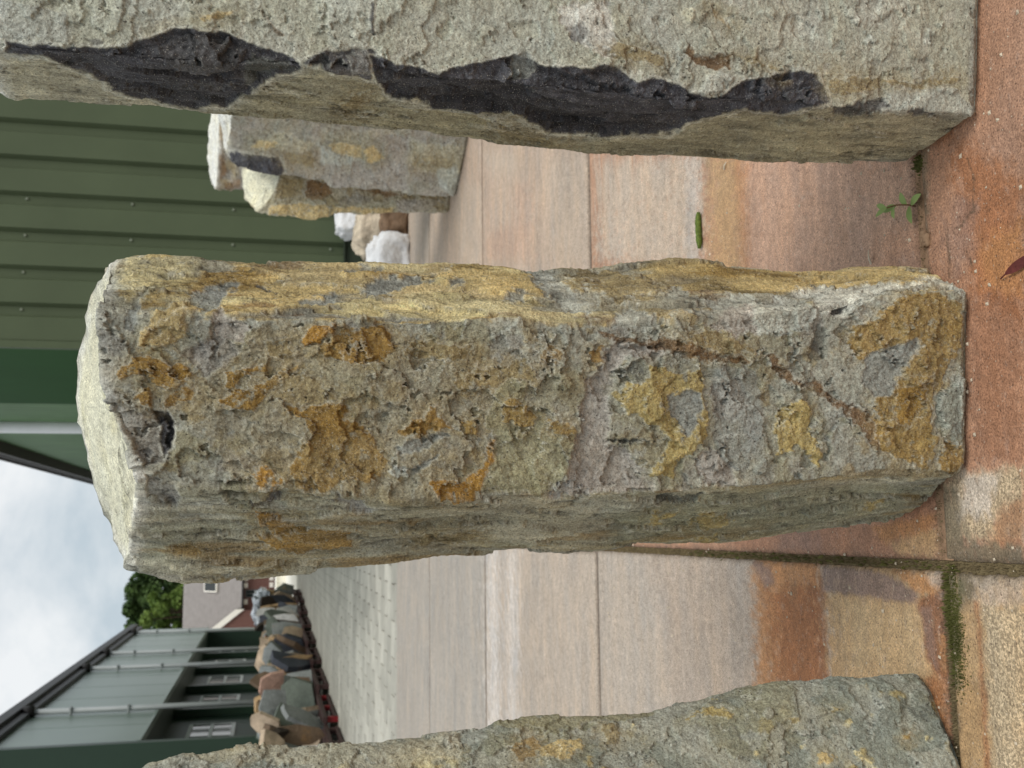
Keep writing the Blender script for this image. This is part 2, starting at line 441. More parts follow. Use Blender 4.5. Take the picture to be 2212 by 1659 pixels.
pt_mid = [
 # right-hand side
 ('grey', -1, 5, .9, q('1', [(425,1290),(440,1200),(480,1120),(520,1100),(510,1150),(490,1200),(500,1270),(540,1310),(620,1270),(640,1250),(570,1390),(560,1430),(520,1440),(440,1490),(430,1400)])),
 ('char', -1, 5, .55, q('1', [(425,1400),(470,1440),(560,1500),(520,1540),(450,1530),(430,1480)])),
 ('bluegrey', -2, 3, .95, q('1', [(830,1270),(900,1250),(960,1230),(1040,1240),(960,1280),(930,1320),(880,1360),(860,1420),(820,1400),(840,1340),(800,1310)])),
 ('bluegrey', -2, 3, .9, q('1', [(560,1320),(620,1270),(600,1330),(570,1440),(520,1430)])),
 ('ochre', 2, 4, .9, q('1', [(600,1440),(680,1350),(790,1320),(870,1330),(800,1380),(830,1440),(760,1490),(640,1510),(585,1505)])),
 ('rusty', 2, 4, .7, q('1', [(640,1500),(700,1390),(800,1350),(790,1420),(720,1490)])),
 ('yellow', 0, 30, .75, q('1', [(500,1150),(560,1100),(820,1100),(860,1130),(840,1210),(760,1250),(620,1260),(560,1290),(500,1230)])),
 ('bluegrey', -2, 3, .9, q('5', [(180,420),(240,400),(340,400),(330,420),(230,440)])),
 ('bluegrey', -2, 3, .8, q('5', [(360,320),(450,300),(520,310),(480,330),(380,340)])),
 ('bluegrey', -3, 3, .95, q('5', [(470,380),(530,350),(640,345),(760,350),(740,370),(640,380),(600,400),(560,430),(480,420)])),
 ('bluegrey', -2, 3, .85, q('5', [(800,380),(860,365),(910,375),(880,400),(830,405)])),
 ('bluegrey', -2, 3, .85, q('5', [(1050,430),(1100,410),(1170,415),(1150,440),(1080,450)])),
 ('lightgrey', -4, 3, .95, q('5', [(1110,300),(1190,280),(1300,290),(1280,330),(1330,380),(1400,400),(1470,430),(1460,480),(1380,480),(1290,440),(1200,380),(1150,330)])),
 ('rusty', 2, 5, .9, q('5', [(1310,340),(1380,300),(1500,300),(1700,340),(1740,400),(1700,450),(1560,470),(1480,430),(1400,380)])),
 ('grey', -3, 3, .9, q('2', [(640,1290),(700,1250),(750,1265),(760,1310),(690,1330)])),
 ('lightgrey', -3, 3, .9, q('2', [(780,1300),(860,1330),(900,1290),(1020,1290),(1080,1330),(1150,1280),(1230,1290),(1300,1330),(1380,1350),(1290,1400),(1280,1440),(1000,1450),(930,1420),(900,1395),(800,1400),(700,1380),(620,1400),(560,1440),(430,1410),(450,1370),(560,1360),(660,1395),(800,1360),(860,1355)])),
 ('pale', -5, 3, .9, q('2', [(1210,1240),(1300,1215),(1500,1205),(1750,1210),(1900,1225),(1980,1250),(1960,1280),(1850,1250),(1650,1260),(1560,1290),(1480,1320),(1430,1370),(1370,1350),(1300,1330),(1280,1290),(1200,1280)])),
 ('char', -5, 3, .9, q('2', [(1365,1348),(1400,1310),(1462,1293),(1430,1345),(1390,1358)])),
 ('char', -6, 2, .9, q('1', [(1100,1236),(1130,1240),(1180,1268),(1230,1276),(1180,1280),(1130,1258)])),
 # front
 ('rusty', 0, 30, .42, q('8', [(430,600),(640,520),(900,430),(1400,470),(1880,590),(1900,1000),(1600,1150),(1380,1130),(760,1150),(600,900)])),
 ('olivetan', 0, 20, .35, q('8', [(900,560),(1200,600),(1350,760),(1100,800),(860,700)])),
 ('mauve', -4, 4, .9, q('1', [(930,1320),(1000,1380),(1080,1420),(1040,1480),(950,1500),(850,1570),(800,1560),(830,1500),(910,1480),(910,1400)])),
 ('mauvegrey', -2, 6, .8, q('8', [(430,560),(520,500),(640,480),(700,520),(640,600),(560,640),(520,600)])),
 ('mauvegrey', -11, 6, .85, q('3', [(490,60),(560,70),(650,110),(740,100),(760,200),(740,300),(640,350),(590,300),(540,220)])),
 ('dark', -8, 6, .85, q('3', [(640,100),(690,120),(740,110),(755,200),(745,270),(705,300),(680,240),(690,180)])),
 ('char', -4, 5, .8, q('3', [(590,290),(630,270),(640,310),(620,350)])),
 ('mauvegrey', -5, 8, .8, q('3', [(620,380),(740,420),(800,480),(740,540),(660,500),(620,450)])),
 ('char', -3, 6, .55, q('3', [(690,470),(740,460),(760,510),(720,530)])),
 ('olive', -5, 8, .8, q('3', [(950,440),(1060,420),(1110,470),(1060,550),(980,520)])),
 ('rust', 3, 3, .95, q('8', [(180,620),(250,570),(300,560),(350,590),(400,610),(440,585),(490,600),(500,640),(460,690),(430,710),(370,700),(330,660),(290,640),(200,655)])),
 ('rust', 2, 3, .9, q('8', [(225,745),(330,700),(340,740),(330,780),(300,770),(290,740)])),
 ('rust', 1, 3, .85, q('8', [(440,710),(500,690),(530,720),(500,760),(430,760),(400,780),(400,740)])),
 ('rust', 1.5, 3, .95, q('8', [(640,620),(700,600),(800,600),(830,630),(760,640),(720,660),(700,690),(760,700),(830,690),(900,620),(980,590),(960,640),(880,690),(840,720),(800,780),(720,790),(640,770),(610,740),(660,710),(650,660)])),
 ('rusty', 1, 5, .9, q('8', [(800,500),(900,470),(940,480),(930,530),(960,560),(900,570),(830,560)])),
 ('rust', 1.5, 4, .9, q('8', [(1050,520),(1150,440),(1300,420),(1380,450),(1400,520),(1350,560),(1250,570),(1150,560),(1080,545),(1040,530)])),
 ('rustb', 6, 2, .95, q('8', [(985,490),(1000,460),(1100,415),(1140,425),(1110,470),(1060,510),(1010,510)])),
 ('rusty', 1, 5, .95, q('8', [(1420,530),(1500,480),(1620,490),(1730,510),(1720,560),(1600,550),(1480,560)])),
 ('rusty', .5, 9, .75, q('8', [(880,640),(980,620),(1100,700),(1180,740),(1080,780),(960,790),(900,760)])),
 ('rust', 1.5, 4, .92, q('8', [(900,760),(960,790),(1070,770),(1150,750),(1200,770),(1180,830),(1250,870),(1290,900),(1310,960),(1360,1010),(1340,1080),(1290,1110),(1200,1090),(1100,1130),(950,1130),(930,1040),(970,950),(1030,900),(1000,830),(930,800)])),
 ('rusty', 0, 8, .6, q('8', [(1000,960),(1250,930),(1340,1040),(1200,1090),(1000,1090)])),
 ('rustb', 1.5, 3, .95, q('8', [(780,1060),(830,1040),(870,1090),(910,1110),(860,1130),(790,1120)])),
 ('rust', 1, 3, .9, q('8', [(1390,880),(1480,820),(1560,780),(1580,820),(1640,860),(1560,870),(1460,900),(1400,890)])),
 ('bluegrey', -3, 3, .8, q('8', [(1390,940),(1480,900),(1590,885),(1620,900),(1520,950),(1420,960)])),
 ('bluegrey', -3, 3, .8, q('8', [(1370,1020),(1480,1020),(1600,970),(1580,1000),(1500,1050),(1400,1050)])),
 ('lightgrey', 3, 3, .8, q('8', [(1365,1050),(1400,1030),(1465,1035),(1465,1070),(1420,1075)])),
 ('gold', 5, 3, .95, q('8', [(1680,850),(1720,825),(1760,840),(1750,880),(1700,890)])),
 ('rustb', 1.5, 3, .95, q('8', [(1770,940),(1800,920),(1800,1000),(1840,1040),(1790,1080),(1760,1140),(1680,1160),(1590,1160),(1550,1110),(1590,1090),(1680,1110),(1740,1060),(1780,1010)])),
 ('rusty', 1, 6, .95, q('8', [(1640,660),(1720,620),(1740,600),(1880,590),(1960,560),(2000,640),(1900,760),(1840,790),(1800,820),(1840,700),(1760,680),(1680,700),(1660,690)])),
 ('olivetan', 1, 5, .9, q('5', [(1030,800),(1100,740),(1160,770),(1160,860),(1240,920),(1340,960),(1360,1000),(1340,1100),(1300,1170),(1220,1240),(1100,1240),(1000,1230),(960,1250),(1020,1100),(1010,1000),(980,930)])),
 ('gold', 3, 4, .9, q('5', [(1060,870),(1120,840),(1160,890),(1210,930),(1200,970),(1120,980),(1060,940)])),
 ('gold', 2, 4, .8, q('5', [(1230,930),(1340,940),(1360,990),(1300,1010),(1240,980)])),
 ('rust', 1, 4, .7, q('5', [(1220,640),(1290,620),(1310,660),(1280,700),(1230,690)])),
 ('rust', 1, 4, .85, q('5', [(1440,640),(1490,610),(1500,680),(1460,690)])),
 ('mauve', -9, 3, .92, q('5', [(1510,620),(1570,590),(1620,620),(1700,610),(1750,570),(1755,640),(1700,690),(1600,680),(1540,740),(1530,850),(1510,940),(1490,1010),(1520,1040),(1590,1050),(1640,1120),(1700,1180),(1720,1230),(1560,1250),(1400,1260),(1290,1260),(1240,1240),(1310,1170),(1350,1050),(1380,900),(1420,770),(1500,700)])),
 ('darkgrey', -5, 3, .8, q('5', [(1540,740),(1640,690),(1700,720),(1660,780),(1560,790)])),
 ('yolive', 3, 3, .95, q('5', [(1545,830),(1580,780),(1680,770),(1690,700),(1760,710),(1860,720),(1900,690),(1930,750),(1910,830),(1930,900),(1940,960),(1930,1020),(1880,1070),(1820,1110),(1790,1180),(1700,1180),(1680,1160),(1740,1100),(1760,1020),(1700,960),(1600,920),(1570,880)])),
 ('bluegrey', -3, 3, .95, q('5', [(1760,840),(1850,810),(1900,830),(1910,900),(1900,960),(1840,1020),(1800,990),(1790,950),(1770,900)])),
 ('darkgrey', -6, 3, .85, q('5', [(1500,1008),(1600,1012),(1700,1030),(1640,1048),(1560,1040)])),
 ('mauve', -4, 4, .8, q('5', [(1880,1080),(1960,1060),(2040,1120),(2060,1220),(1940,1220),(1900,1150)])),
 ('mauve', -4, 4, .75, q('5', [(1960,780),(2080,760),(2110,880),(2040,960),(1960,900)])),
 ('bluegrey', 0, 8, .65, q('5', [(1960,700),(2160,720),(2200,1000),(2100,1180),(1980,1100),(1950,900)])),
 ('rusty', 2, 4, .95, q('5', [(1760,570),(1850,590),(1920,545),(2010,520),(2030,590),(2100,620),(2150,660),(2000,670),(1900,640),(1800,620)])),
 ('brown', -2, 8, .78, q('5', [(1420,500),(1520,550),(1600,590),(1660,600),(1740,560),(1780,580),(1900,640),(2050,670),(2150,690),(2120,710),(1980,690),(1860,680),(1760,640),(1680,620),(1600,620),(1520,580)])),
 ('mauve', -2, 5, .85, q('5', [(1920,530),(2020,470),(2150,440),(2160,560),(2060,600),(2020,560)])),
 ('lightgrey', -2, 6, .8, q('2', [(1480,1330),(1620,1280),(1700,1270),(1580,1380),(1500,1420),(1440,1400)])),
 ('brown', -3, 8, .85, q('4', [(1080,-150),(1160,-130),(1230,-30),(1330,0),(1450,90),(1560,130),(1570,170),(1620,290),(1570,290),(1500,220),(1400,100),(1300,30),(1180,-40)])),
 ('yolive', 3, 3, .95, q('4', [(1150,100),(1260,50),(1300,110),(1280,200),(1320,260),(1310,370),(1270,360),(1220,270),(1180,310),(1120,320),(1150,250)])),
 ('gold', 2, 5, .9, q('2', [(1480,1400),(1600,1350),(1700,1265),(1850,1260),(1920,1300),(1940,1400),(1920,1520),(1880,1560),(1850,1700),(1600,1720),(1690,1560),(1760,1500),(1620,1500),(1500,1560),(1450,1500)])),
 ('gold', 2, 5, .92, q('4', [(1570,0),(1800,-40),(1830,60),(1820,200),(1840,240),(1820,300),(1780,350),(1720,350),(1600,290),(1540,150)])),
 ('rust', 1, 6, .7, q('4', [(1650,20),(1780,0),(1800,90),(1720,200),(1640,160)])),
 ('bluegrey', -2, 4, .9, q('F', [(1880,762),(1980,740),(1962,790),(1922,850),(1882,872),(1862,832)])),
 ('greygreen', -2, 6, .85, q('4', [(1830,60),(1940,-40),(1950,260),(1870,300),(1840,200)])),
 ('rust', 2, 4, .85, q('4', [(1870,240),(1930,260),(1945,330),(1900,360),(1820,330)])),
 ('darkgrey', -4, 6, .6, q('F', [(1770,705),(1800,720),(1790,775),(1755,790),(1760,740)])),
 # left-hand side
 ('char', -3, 4, .9, q('3', [(1070,540),(1100,500),(1170,470),(1220,490),(1180,520),(1100,535)])),
 ('mauvegrey', -6, 4, .9, q('3', [(1390,490),(1450,470),(1560,490),(1620,540),(1560,560),(1460,530)])),
 ('rustb', 1.5, 3, .9, q('3', [(1100,545),(1200,560),(1290,590),(1200,620),(1110,610)])),
 ('rust', 1.5, 4, .85, q('3', [(1100,640),(1250,590),(1400,610),(1550,620),(1500,650),(1520,690),(1400,690),(1300,720),(1250,700),(1150,660)])),
 ('rusty', 2, 3, .9, q('3', [(890,860),(900,820),(980,810),(1000,830),(930,850)])),
 ('rusty', 1, 4, .9, q('3', [(1050,800),(1150,760),(1220,750),(1200,790),(1100,810)])),
 ('rusty', 1, 6, .85, q('3', [(1750,650),(1900,620),(2090,610),(2050,660),(1900,690),(1780,690)])),
 ('green', 0, 70, .8, q('F', [(1300,1075),(1700,1055),(1990,1030),(1950,1110),(1700,1160),(1300,1190)])),
 ('yolive', 1.5, 3, .9, q('4', [(570,600),(620,560),(710,535),(700,560),(640,590)])),
 ('yolive', 1, 4, .8, q('4', [(760,600),(820,550),(900,550),(950,570),(900,600),(820,620)])),
 ('yolive', 1, 3, .85, q('4', [(770,680),(880,650),(890,670),(780,690)])),
 ('yolive', 1, 3, .8, q('4', [(1480,530),(1600,460),(1620,480),(1550,530)])),
 ('darkgrey', -7, 3, .85, q('4', [(620,490),(800,460),(830,480),(780,510),(640,515)])),
]
mot_mid = [('bluegrey', 9, .15, .12, .85, [0], -2), ('yellow', 22, .22, .14, .8, [0], 1), ('lightgrey', 15, .2, .15, .6, [4, 5], -1), ('yolive', 14, .24, .14, .6, [4, 5], 1), ('rusty', 9, .12, .25, .75, [0, 4, 5], 1), ('ochre', 14, .05, .2, .8, [0], 1), ('yellow', 11, .08, .2, .85, [0], 1.5), ('gold', 17, .14, .14, .8, [0], 1), ('grey', 13, .17, .1, .85, [0], -2), ('brown', 24, .30, .1, .7, [0], -1),
           ('bluegrey', 8, .10, .3, .6, [1, 2, 3], 0), ('rusty', 16, .18, .16, .7, [1, 2, 3], 1), ('tan', 7, .0, .3, .7, [4, 5], 0), ('mauvegrey', 12, .24, .12, .6, [1, 2, 3, 4, 5], -2), ('olivetan', 10, .1, .2, .7, [1, 2, 3], 0),
           ('green', 6, .05, .3, .5, [4, 5], 0), ('rust', 11, .18, .16, .75, [4, 5], 1), ('rusty', 9, .2, .2, .6, [6, 7, 8, 9], 1), ('lightgrey', 20, .33, .1, .6, [1, 2, 3, 4, 5], -1)]
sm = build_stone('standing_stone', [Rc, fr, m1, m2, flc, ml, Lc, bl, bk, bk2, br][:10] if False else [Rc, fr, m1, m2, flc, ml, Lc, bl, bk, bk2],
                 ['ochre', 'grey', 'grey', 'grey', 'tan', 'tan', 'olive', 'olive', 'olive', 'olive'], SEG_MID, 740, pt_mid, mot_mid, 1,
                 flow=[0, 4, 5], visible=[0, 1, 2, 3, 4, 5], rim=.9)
tag(sm, 'rust stained upright stone pillar with pale sloping top, standing between two others', 'standing stone', 'upright stone pillars in the foreground')

# ---- the stone at the right
EL = trace((2117, 250), [(2000, 238), (1850, 232), (1700, 216), (1500, 222), (1300, 206), (1106, 182), (900, 165), (800, 145), (650, 138), (450, 140), (250, 122), (100, 112), (0, 106), (-14, 104)])
LB = trace((1966, 351), [(1931, 359), (1681, 355), (1531, 344), (1431, 336), (1281, 339), (1106, 320), (900, 295), (750, 273), (600, 260), (465, 249), (325, 230), (200, 227), (60, 219), (37, 225), (8, 216), (-4, 205)])
fm = trace((2120, 110), [(1500, 95), (900, 60), (400, 20), (-22, 10)])
fR = trace((2124, -60), [(1000, -130), (-30, -180)])
fR2 = trace((2130, -190), [(1000, -270), (-30, -330)])
elb = at_Z(2117, 250); lbb = at_Z(1966, 351); frb = at_Z(2130, -190)
midl = trace(tuple(v[0] for v in project(lerp(elb, lbb, .5)[None])), [(1500, 285), (1000, 245), (500, 200), (250, 182), (-12, 160)])
bR = post(frb+FH*.30, at_depth(-40, -330, frb+FH*.30)); bL = post(lbb+FH*.10+np.array([.12, 0, 0]), at_depth(-20, 120, lbb+FH*.10))
E1a = q('1', [(20,175),(150,190),(300,200),(480,195),(560,190),(680,140),(800,110),(950,135),(1080,190),(1250,240),(1305,265)])
E2a = q('1', [(1300,290),(1180,340),(1050,420),(980,470),(800,460),(620,420),(450,370),(330,300),(200,235),(20,235)])
dk1 = E1a+E2a
dk2 = q('1', [(1310,255),(1450,220),(1600,215),(1640,260),(1600,330),(1400,300)])
dk3 = q('1', [(1600,250),(1700,270),(1900,300),(2000,270),(2212,220)])+q('2', [(0,215),(150,290),(300,290),(440,290),(540,350),(640,330),(800,390),(880,410),(1000,340),(1100,330),(1200,295),(1320,330),(1370,440),(1200,470),(1000,470),(820,510),(680,570),(400,585),(200,560),(0,505)])+q('1', [(2100,500),(1880,480),(1800,440),(1650,400),(1620,330)])
pt_right = [
 ('lightgrey', 2, 4, .7, q('1', [(0,0),(290,60),(305,180),(0,160)])),
 ('lightgrey', 1, 6, .6, q('1', [(520,0),(560,80),(700,120),(1000,100),(1120,30),(1130,0)])),
 ('lightgrey', 2, 4, .6, q('1', [(1400,0),(1410,140),(1420,220),(1590,210),(1620,150),(1625,0)])),
 ('tan', -1, 10, .6, q('1', [(600,120),(760,60),(920,60),(1030,40),(960,90),(840,100),(640,170)])),
 ('ochre', 1, 5, .7, q('1', [(840,70),(940,45),(1030,40),(960,85),(880,90)])),
 ('brown', -1, 4, .6, q('1', [(1130,50),(1180,100),(1230,150),(1215,165),(1150,100)])),
 ('dark', -6, 4, .8, q('1', [(1600,20),(1622,20),(1624,170),(1608,170)])),
 ('oliveside', 0, 10, .8, q('F', [(0,125),(120,128),(330,210),(500,240),(560,200),(660,150),(810,180),(860,230),(1000,260),(1200,300),(1450,295),(1600,240),(1900,245),(2110,260),(2000,345),(1600,360),(1100,330),(500,260),(0,230)])),
 ('tan', 0, 8, .7, q('F', [(0,125),(120,128),(250,185),(400,235),(200,235),(0,230)])),
 ('rusty', 1, 6, .75, q('1', [(1470,470),(1500,410),(1600,380),(1560,450),(1500,510)])),
 ('rusty', 1, 8, .6, q('F', [(1050,255),(1150,270),(1250,300),(1200,320),(1080,300)])),
 ('char', -1, 5, .7, q('1', [(380,170),(430,150),(470,180),(420,200)])),
 ('dark', -13, 3, .97, dk1), ('char', 4, 5, .5, q('1', [(680,200),(800,130),(950,160),(1080,210),(1060,290),(900,330),(720,280)])),
 ('char', -4, 4, .5, q('1', [(790,370),(860,350),(1000,370),(960,400),(880,390)])),
 ('darkgrey', 0, 6, .7, q('1', [(1100,230),(1250,260),(1290,290),(1180,330),(1060,390),(1050,320)])),
 ('dark', -8, 4, .9, dk2), ('mauvegrey', 2, 5, .5, q('1', [(1500,240),(1580,220),(1600,300),(1520,310)])),
 ('dark', -13, 3, .98, dk3),
 ('bluegrey', -4, 4, .75, q('2', [(0,225),(60,225),(110,290),(60,330),(0,330)])),
 ('lightgrey', 5, 3, .9, q('2', [(805,390),(840,320),(900,300),(950,330),(930,380),(850,410)])),
 ('white', -2, 6, .8, q('2', [(190,20),(420,0),(430,160),(460,270),(380,260),(330,210),(250,170),(200,80)])),
 ('char', -2, 5, .6, q('2', [(240,120),(300,90),(330,150),(290,200),(250,170)])),
 ('rusty', 1, 6, .85, q('2', [(380,200),(450,195),(560,210),(660,240),(640,280),(560,260),(440,270),(400,230)])),
 ('brown', -3, 4, .85, q('2', [(735,230),(770,180),(800,230),(950,230),(940,300),(850,290),(800,260)])),
 ('rusty', 0, 5, .8, q('2', [(950,230),(1050,240),(1150,290),(1170,330),(1100,290),(960,255)])),
 ('rust', 0, 5, .6, q('2', [(840,20),(900,60),(960,120),(940,130),(880,70)])),
 ('cream', 2, 4, .7, q('2', [(720,40),(770,20),(800,50),(760,90),(720,70)])),
 ('rusty', 1, 6, .85, q('2', [(1350,340),(1450,320),(1700,350),(1940,320),(1920,360),(1800,380),(1600,370),(1500,410),(1360,400)])),
 ('lightgrey', 1, 6, .7, q('2', [(1620,400),(1900,370),(1980,440),(2000,490),(1840,490),(1600,480)])),
 ('char', -4, 4, .85, q('2', [(1380,450),(1480,450),(1560,430),(1600,420),(1640,460),(1540,490),(1400,490)])),
 ('char', -3, 4, .85, q('2', [(1690,460),(1760,465),(1840,475),(1820,495),(1720,490)])),
 ('mauvegrey', 0, 8, .6, q('F', [(2085,60),(2115,60),(2115,240),(2090,240)])),
]
mot_right = [('tan', 6, .12, .35, .5, None, 0), ('pale', 7, .12, .3, .5, [1, 2, 3], 0), ('mauvegrey', 13, .34, .12, .35, [1, 2, 3], -2), ('pale', 26, .34, .08, .7, [1, 2, 3], -1), ('olivetan', 9, .1, .3, .6, [0], 0)]
sr = build_stone('standing_stone', [LB, midl, EL, fm, fR, fR2, bR, bL], ['oliveside', 'oliveside', 'beige', 'beige', 'beige', 'grey', 'grey', 'grey'], [44, 60, 66, 60, 20, 8, 10, 10], 800,
                 pt_right, mot_right, 2, flow=[0, 1], visible=[0, 1, 2, 3, 4], rim=.7, smooth_it=22, cap_col='lightgrey', amp=.55, edge_warp=6)
tag(sr, 'tall grey stone pillar with black broken hollows along its edge beside the rusty one', 'standing stone', 'upright stone pillars in the foreground')

# ---- the stone at the left, cut by the frame
sRb = at_Z(1998, 1456)
rS = trace((1994, 1456), [(1956, 1458), (1856, 1464), (1756, 1470), (1656, 1482), (1506, 1512), (1381, 1540), (1206, 1547), (1106, 1557), (1085, 1560), (1070, 1568), (1050, 1580), (900, 1597), (800, 1602), (700, 1610), (600, 1617), (500, 1624), (370, 1646), (325, 1651), (310, 1664), (290, 1690)])
f1 = trace((2016, 1482), [(1900, 1478), (1656, 1500), (1381, 1566), (1106, 1590), (800, 1624), (500, 1655), (310, 1690), (280, 1705)])
f2 = trace((2078, 1650), [(1500, 1680), (800, 1750), (250, 1800)])
f3 = trace((2110, 1780), [(1500, 1850), (800, 1930), (240, 1990)])
b1 = post(at_Z(2110, 1780)+FH*.3, at_depth(235, 1950, at_Z(2110, 1780)+FH*.3)); b2 = post(sRb+FH*.16+np.array([-.08, 0, 0]), at_depth(270, 1730, sRb+FH*.16))
pt_left = [
 ('yolive', 1.5, 4, .9, q('4', [(740,1470),(800,1420),(920,1400),(960,1430),(900,1450),(820,1450)])),
 ('ochre', 2, 5, .85, q('4', [(100,1580),(200,1530),(290,1520),(310,1580),(250,1640),(150,1640)])),
 ('rusty', 3, 4, .85, q('4', [(390,1490),(440,1470),(490,1510),(440,1540),(400,1530)])),
 ('rust', 1, 5, .7, q('4', [(0,1560),(80,1510),(120,1560),(80,1620),(20,1650)])),
 ('ochre', 2, 3, .9, q('4', [(1310,1600),(1350,1585),(1390,1620),(1370,1655),(1310,1640)])),
 ('yolive', 1, 3, .85, q('4', [(1790,1370),(1840,1350),(1850,1400),(1810,1410)])),
 ('gold', 2, 3, .9, q('4', [(1690,1530),(1720,1510),(1715,1555)])),
 ('ochre', 2, 3, .8, q('4', [(560,1540),(590,1545),(570,1560)])),
 ('yolive', 1, 5, .7, q('4', [(1190,1450),(1240,1430),(1260,1460),(1220,1475)])),
 ('yolive', 1, 5, .7, q('4', [(1350,1410),(1420,1405),(1400,1425)])),
 ('rusty', 1, 8, .8, q('3', [(1650,1600),(1800,1580),(1950,1560),(2000,1590),(1880,1640),(1700,1670)])),
 ('yellow', 1, 7, .7, q('3', [(1740,1640),(1850,1610),(1990,1620),(1990,1670),(1800,1670)])),
 ('rusty', 1, 8, .8, q('3', [(800,1610),(1000,1585),(1200,1580),(1180,1600),(1000,1610)])),
 ('dark', -4, 4, .85, q('3', [(1910,1560),(1950,1530),(1960,1580),(1930,1600)])),
 ('tan', 0, 12, .7, q('F', [(300,1650),(600,1615),(1000,1590),(1000,1659),(300,1659)])),
 ('char', -2, 6, .6, q('F', [(1960,1458),(2010,1462),(2015,1490),(1985,1470)])),
 ('olivetan', 0, 5, .8, q('F', [(1000,1560),(1106,1550),(1450,1525),(1400,1550),(1100,1580)])),
]
mot_left = [('yolive', 12, .38, .12, .75, [0, 1], 1), ('grey', 8, .05, .3, .6, None, 0), ('olivetan', 6, .1, .3, .6, None, 0), ('darkgrey', 22, .30, .12, .5, None, -2), ('lightgrey', 18, .24, .15, .5, None, 0), ('yellow', 24, .52, .08, .8, None, 1)]
sl = build_stone('standing_stone', [rS, f1, f2, f3, b1, b2][::-1], ['greygreen']*6, [8, 10, 20, 80, 26, 10], 640, pt_left, [(a, b, c, d, e, None, g) for a, b, c, d, e, _, g in mot_left], 3, visible=None, amp=.6, rim=.3, smooth_it=8)
tag(sl, 'grey green stone pillar with small yellow spots, cut off by the photo edge', 'standing stone', 'upright stone pillars in the foreground')

# ---- the three stones farther back
A_b = at_Z(985, 424)
a_fl = trace((985, 424), [(880, 419), (719, 403), (700, 391), (610, 379), (577, 376), (523, 363), (497, 347), (490, 327)])
a_fr = trace((1022, 235), [(800, 232), (600, 230), (505, 232)])
a_fm = trace((1004, 335), [(800, 325), (600, 300), (497, 285)])
a_bl = post(A_b+FH*.32+np.array([.1, 0, 0]), at_depth(484, 316, A_b+FH*.32)); a_br = post(at_Z(1022, 235)+FH*.35, at_depth(470, 232, at_Z(1022, 235)+FH*.35))
ptA = [
 ('dark', -4, 2, .97, q('z', [(330,340),(420,335),(560,345),(680,375),(715,430),(700,490),(600,480),(430,440),(350,390)])),
 ('cream', 4, 3, .6, q('z', [(640,200),(740,180),(800,240),(920,270),(880,330),(700,320),(480,300),(540,240)])),
 ('ochre', 0, 3, .75, q('z', [(480,300),(560,230),(660,250),(650,310)])),
 ('rusty', 0, 3, .85, q('z', [(700,330),(900,330),(930,400),(880,430),(760,420),(720,380)])),
 ('ochre', 0, 3, .75, q('z', [(1000,290),(1080,270),(1230,290),(1240,370),(1100,370)])),
 ('lightgrey', 8, 2, .8, q('z', [(940,260),(1000,330),(1180,370),(1280,400),(1160,410),(960,420),(955,330)])),
 ('mauve', -10, 2, .8, q('z', [(1170,390),(1380,400),(1390,220),(1550,220),(1540,400),(1540,600),(1260,570),(1040,560),(1020,500),(1160,480)])),
 ('ochre', 0, 3, .8, q('z', [(1240,320),(1310,280),(1380,380),(1290,410)])),
 ('tan', 4, 2, .8, q('z', [(1560,260),(1940,290),(1900,480),(1820,600),(1740,500),(1570,430)])),
 ('rusty', 0, 4, .7, q('z', [(1560,390),(1700,360),(1850,380),(1860,440),(1700,440),(1580,430)])),
 ('lightgrey', 5, 3, .7, q('z', [(1740,460),(1860,430),(1890,560),(1840,620),(1750,560)])),
]
sA = build_stone('upright_stone', [a_fr, a_fm, a_fl, a_bl, a_br][::-1], ['mauve', 'mauve', 'mauve', 'mauve', 'mauve'], [10, 14, 30, 46, 34], 260, ptA,
                 [('tan', 3, .1, .25, .6, None, 0), ('grey', 5, .12, .2, .6, None, 0)], 4, mat=M_FARSTONE, cap_col='white', edge_warp=3, smooth_it=4, amp=1.3, cap_rings=12)
tag(sA, 'broad upright stone with black hollow under its pale top, beside the grey pillar', 'standing stone', 'upright stones farther back on the slabs')
B_f = at_Z(973, 429)
b_f = trace((973, 430), [(880, 432), (706, 440), (620, 424), (592, 419)])
b_l = trace((971, 458), [(803, 460), (720, 462), (700, 469), (674, 474), (620, 470), (575, 464), (558, 460)])
b_r = trace((976, 370), [(800, 372), (607, 377)])
b_bl = post(B_f+FH*.28+np.array([-.02, 0, 0]), at_depth(530, 430, B_f+FH*.28)); b_br = post(at_Z(976, 370)+FH*.30, at_depth(522, 360, at_Z(976, 370)+FH*.30))
ptB = [
 ('rusty', 2, 3, .8, q('z', [(690,500),(850,520),(830,640),(640,650),(650,600)])),
 ('brown', -6, 3, .85, q('z', [(860,520),(1000,540),(1040,620),(980,670),(850,640)])),
 ('ochre', 6, 2, .85, q('z', [(620,690),(760,680),(1000,690),(1010,760),(930,800),(720,770),(600,750)])),
 ('mauvegrey', 0, 4, .8, q('z', [(1080,660),(1200,610),(1300,640),(1280,690),(1100,690)])),
 ('brown', -3, 4, .8, q('z', [(1180,590),(1400,590),(1540,620),(1400,640),(1200,600)])),
 ('ochre', 0, 4, .8, q('z', [(1020,700),(1300,705),(1450,710),(1440,750),(1030,745)])),
 ('mauve', 0, 5, .8, q('z', [(1460,650),(1820,650),(1820,740),(1460,745)])),
 ('rusty', 0, 4, .8, q('z', [(1700,690),(1790,670),(1820,710),(1760,740)])),
]
sB = build_stone('upright_stone', [b_r, b_f, b_l, b_bl, b_br][::-1], ['rusty', 'rusty', 'tan', 'rusty', 'rusty'], [10, 10, 26, 30, 10], 230, ptB,
                 [('mauve', 4, .1, .25, .7, None, 0), ('brown', 7, .2, .2, .6, None, -3)], 5, mat=M_FARSTONE, cap_col='cream', edge_warp=3, smooth_it=4, amp=1.2, cap_rings=12)
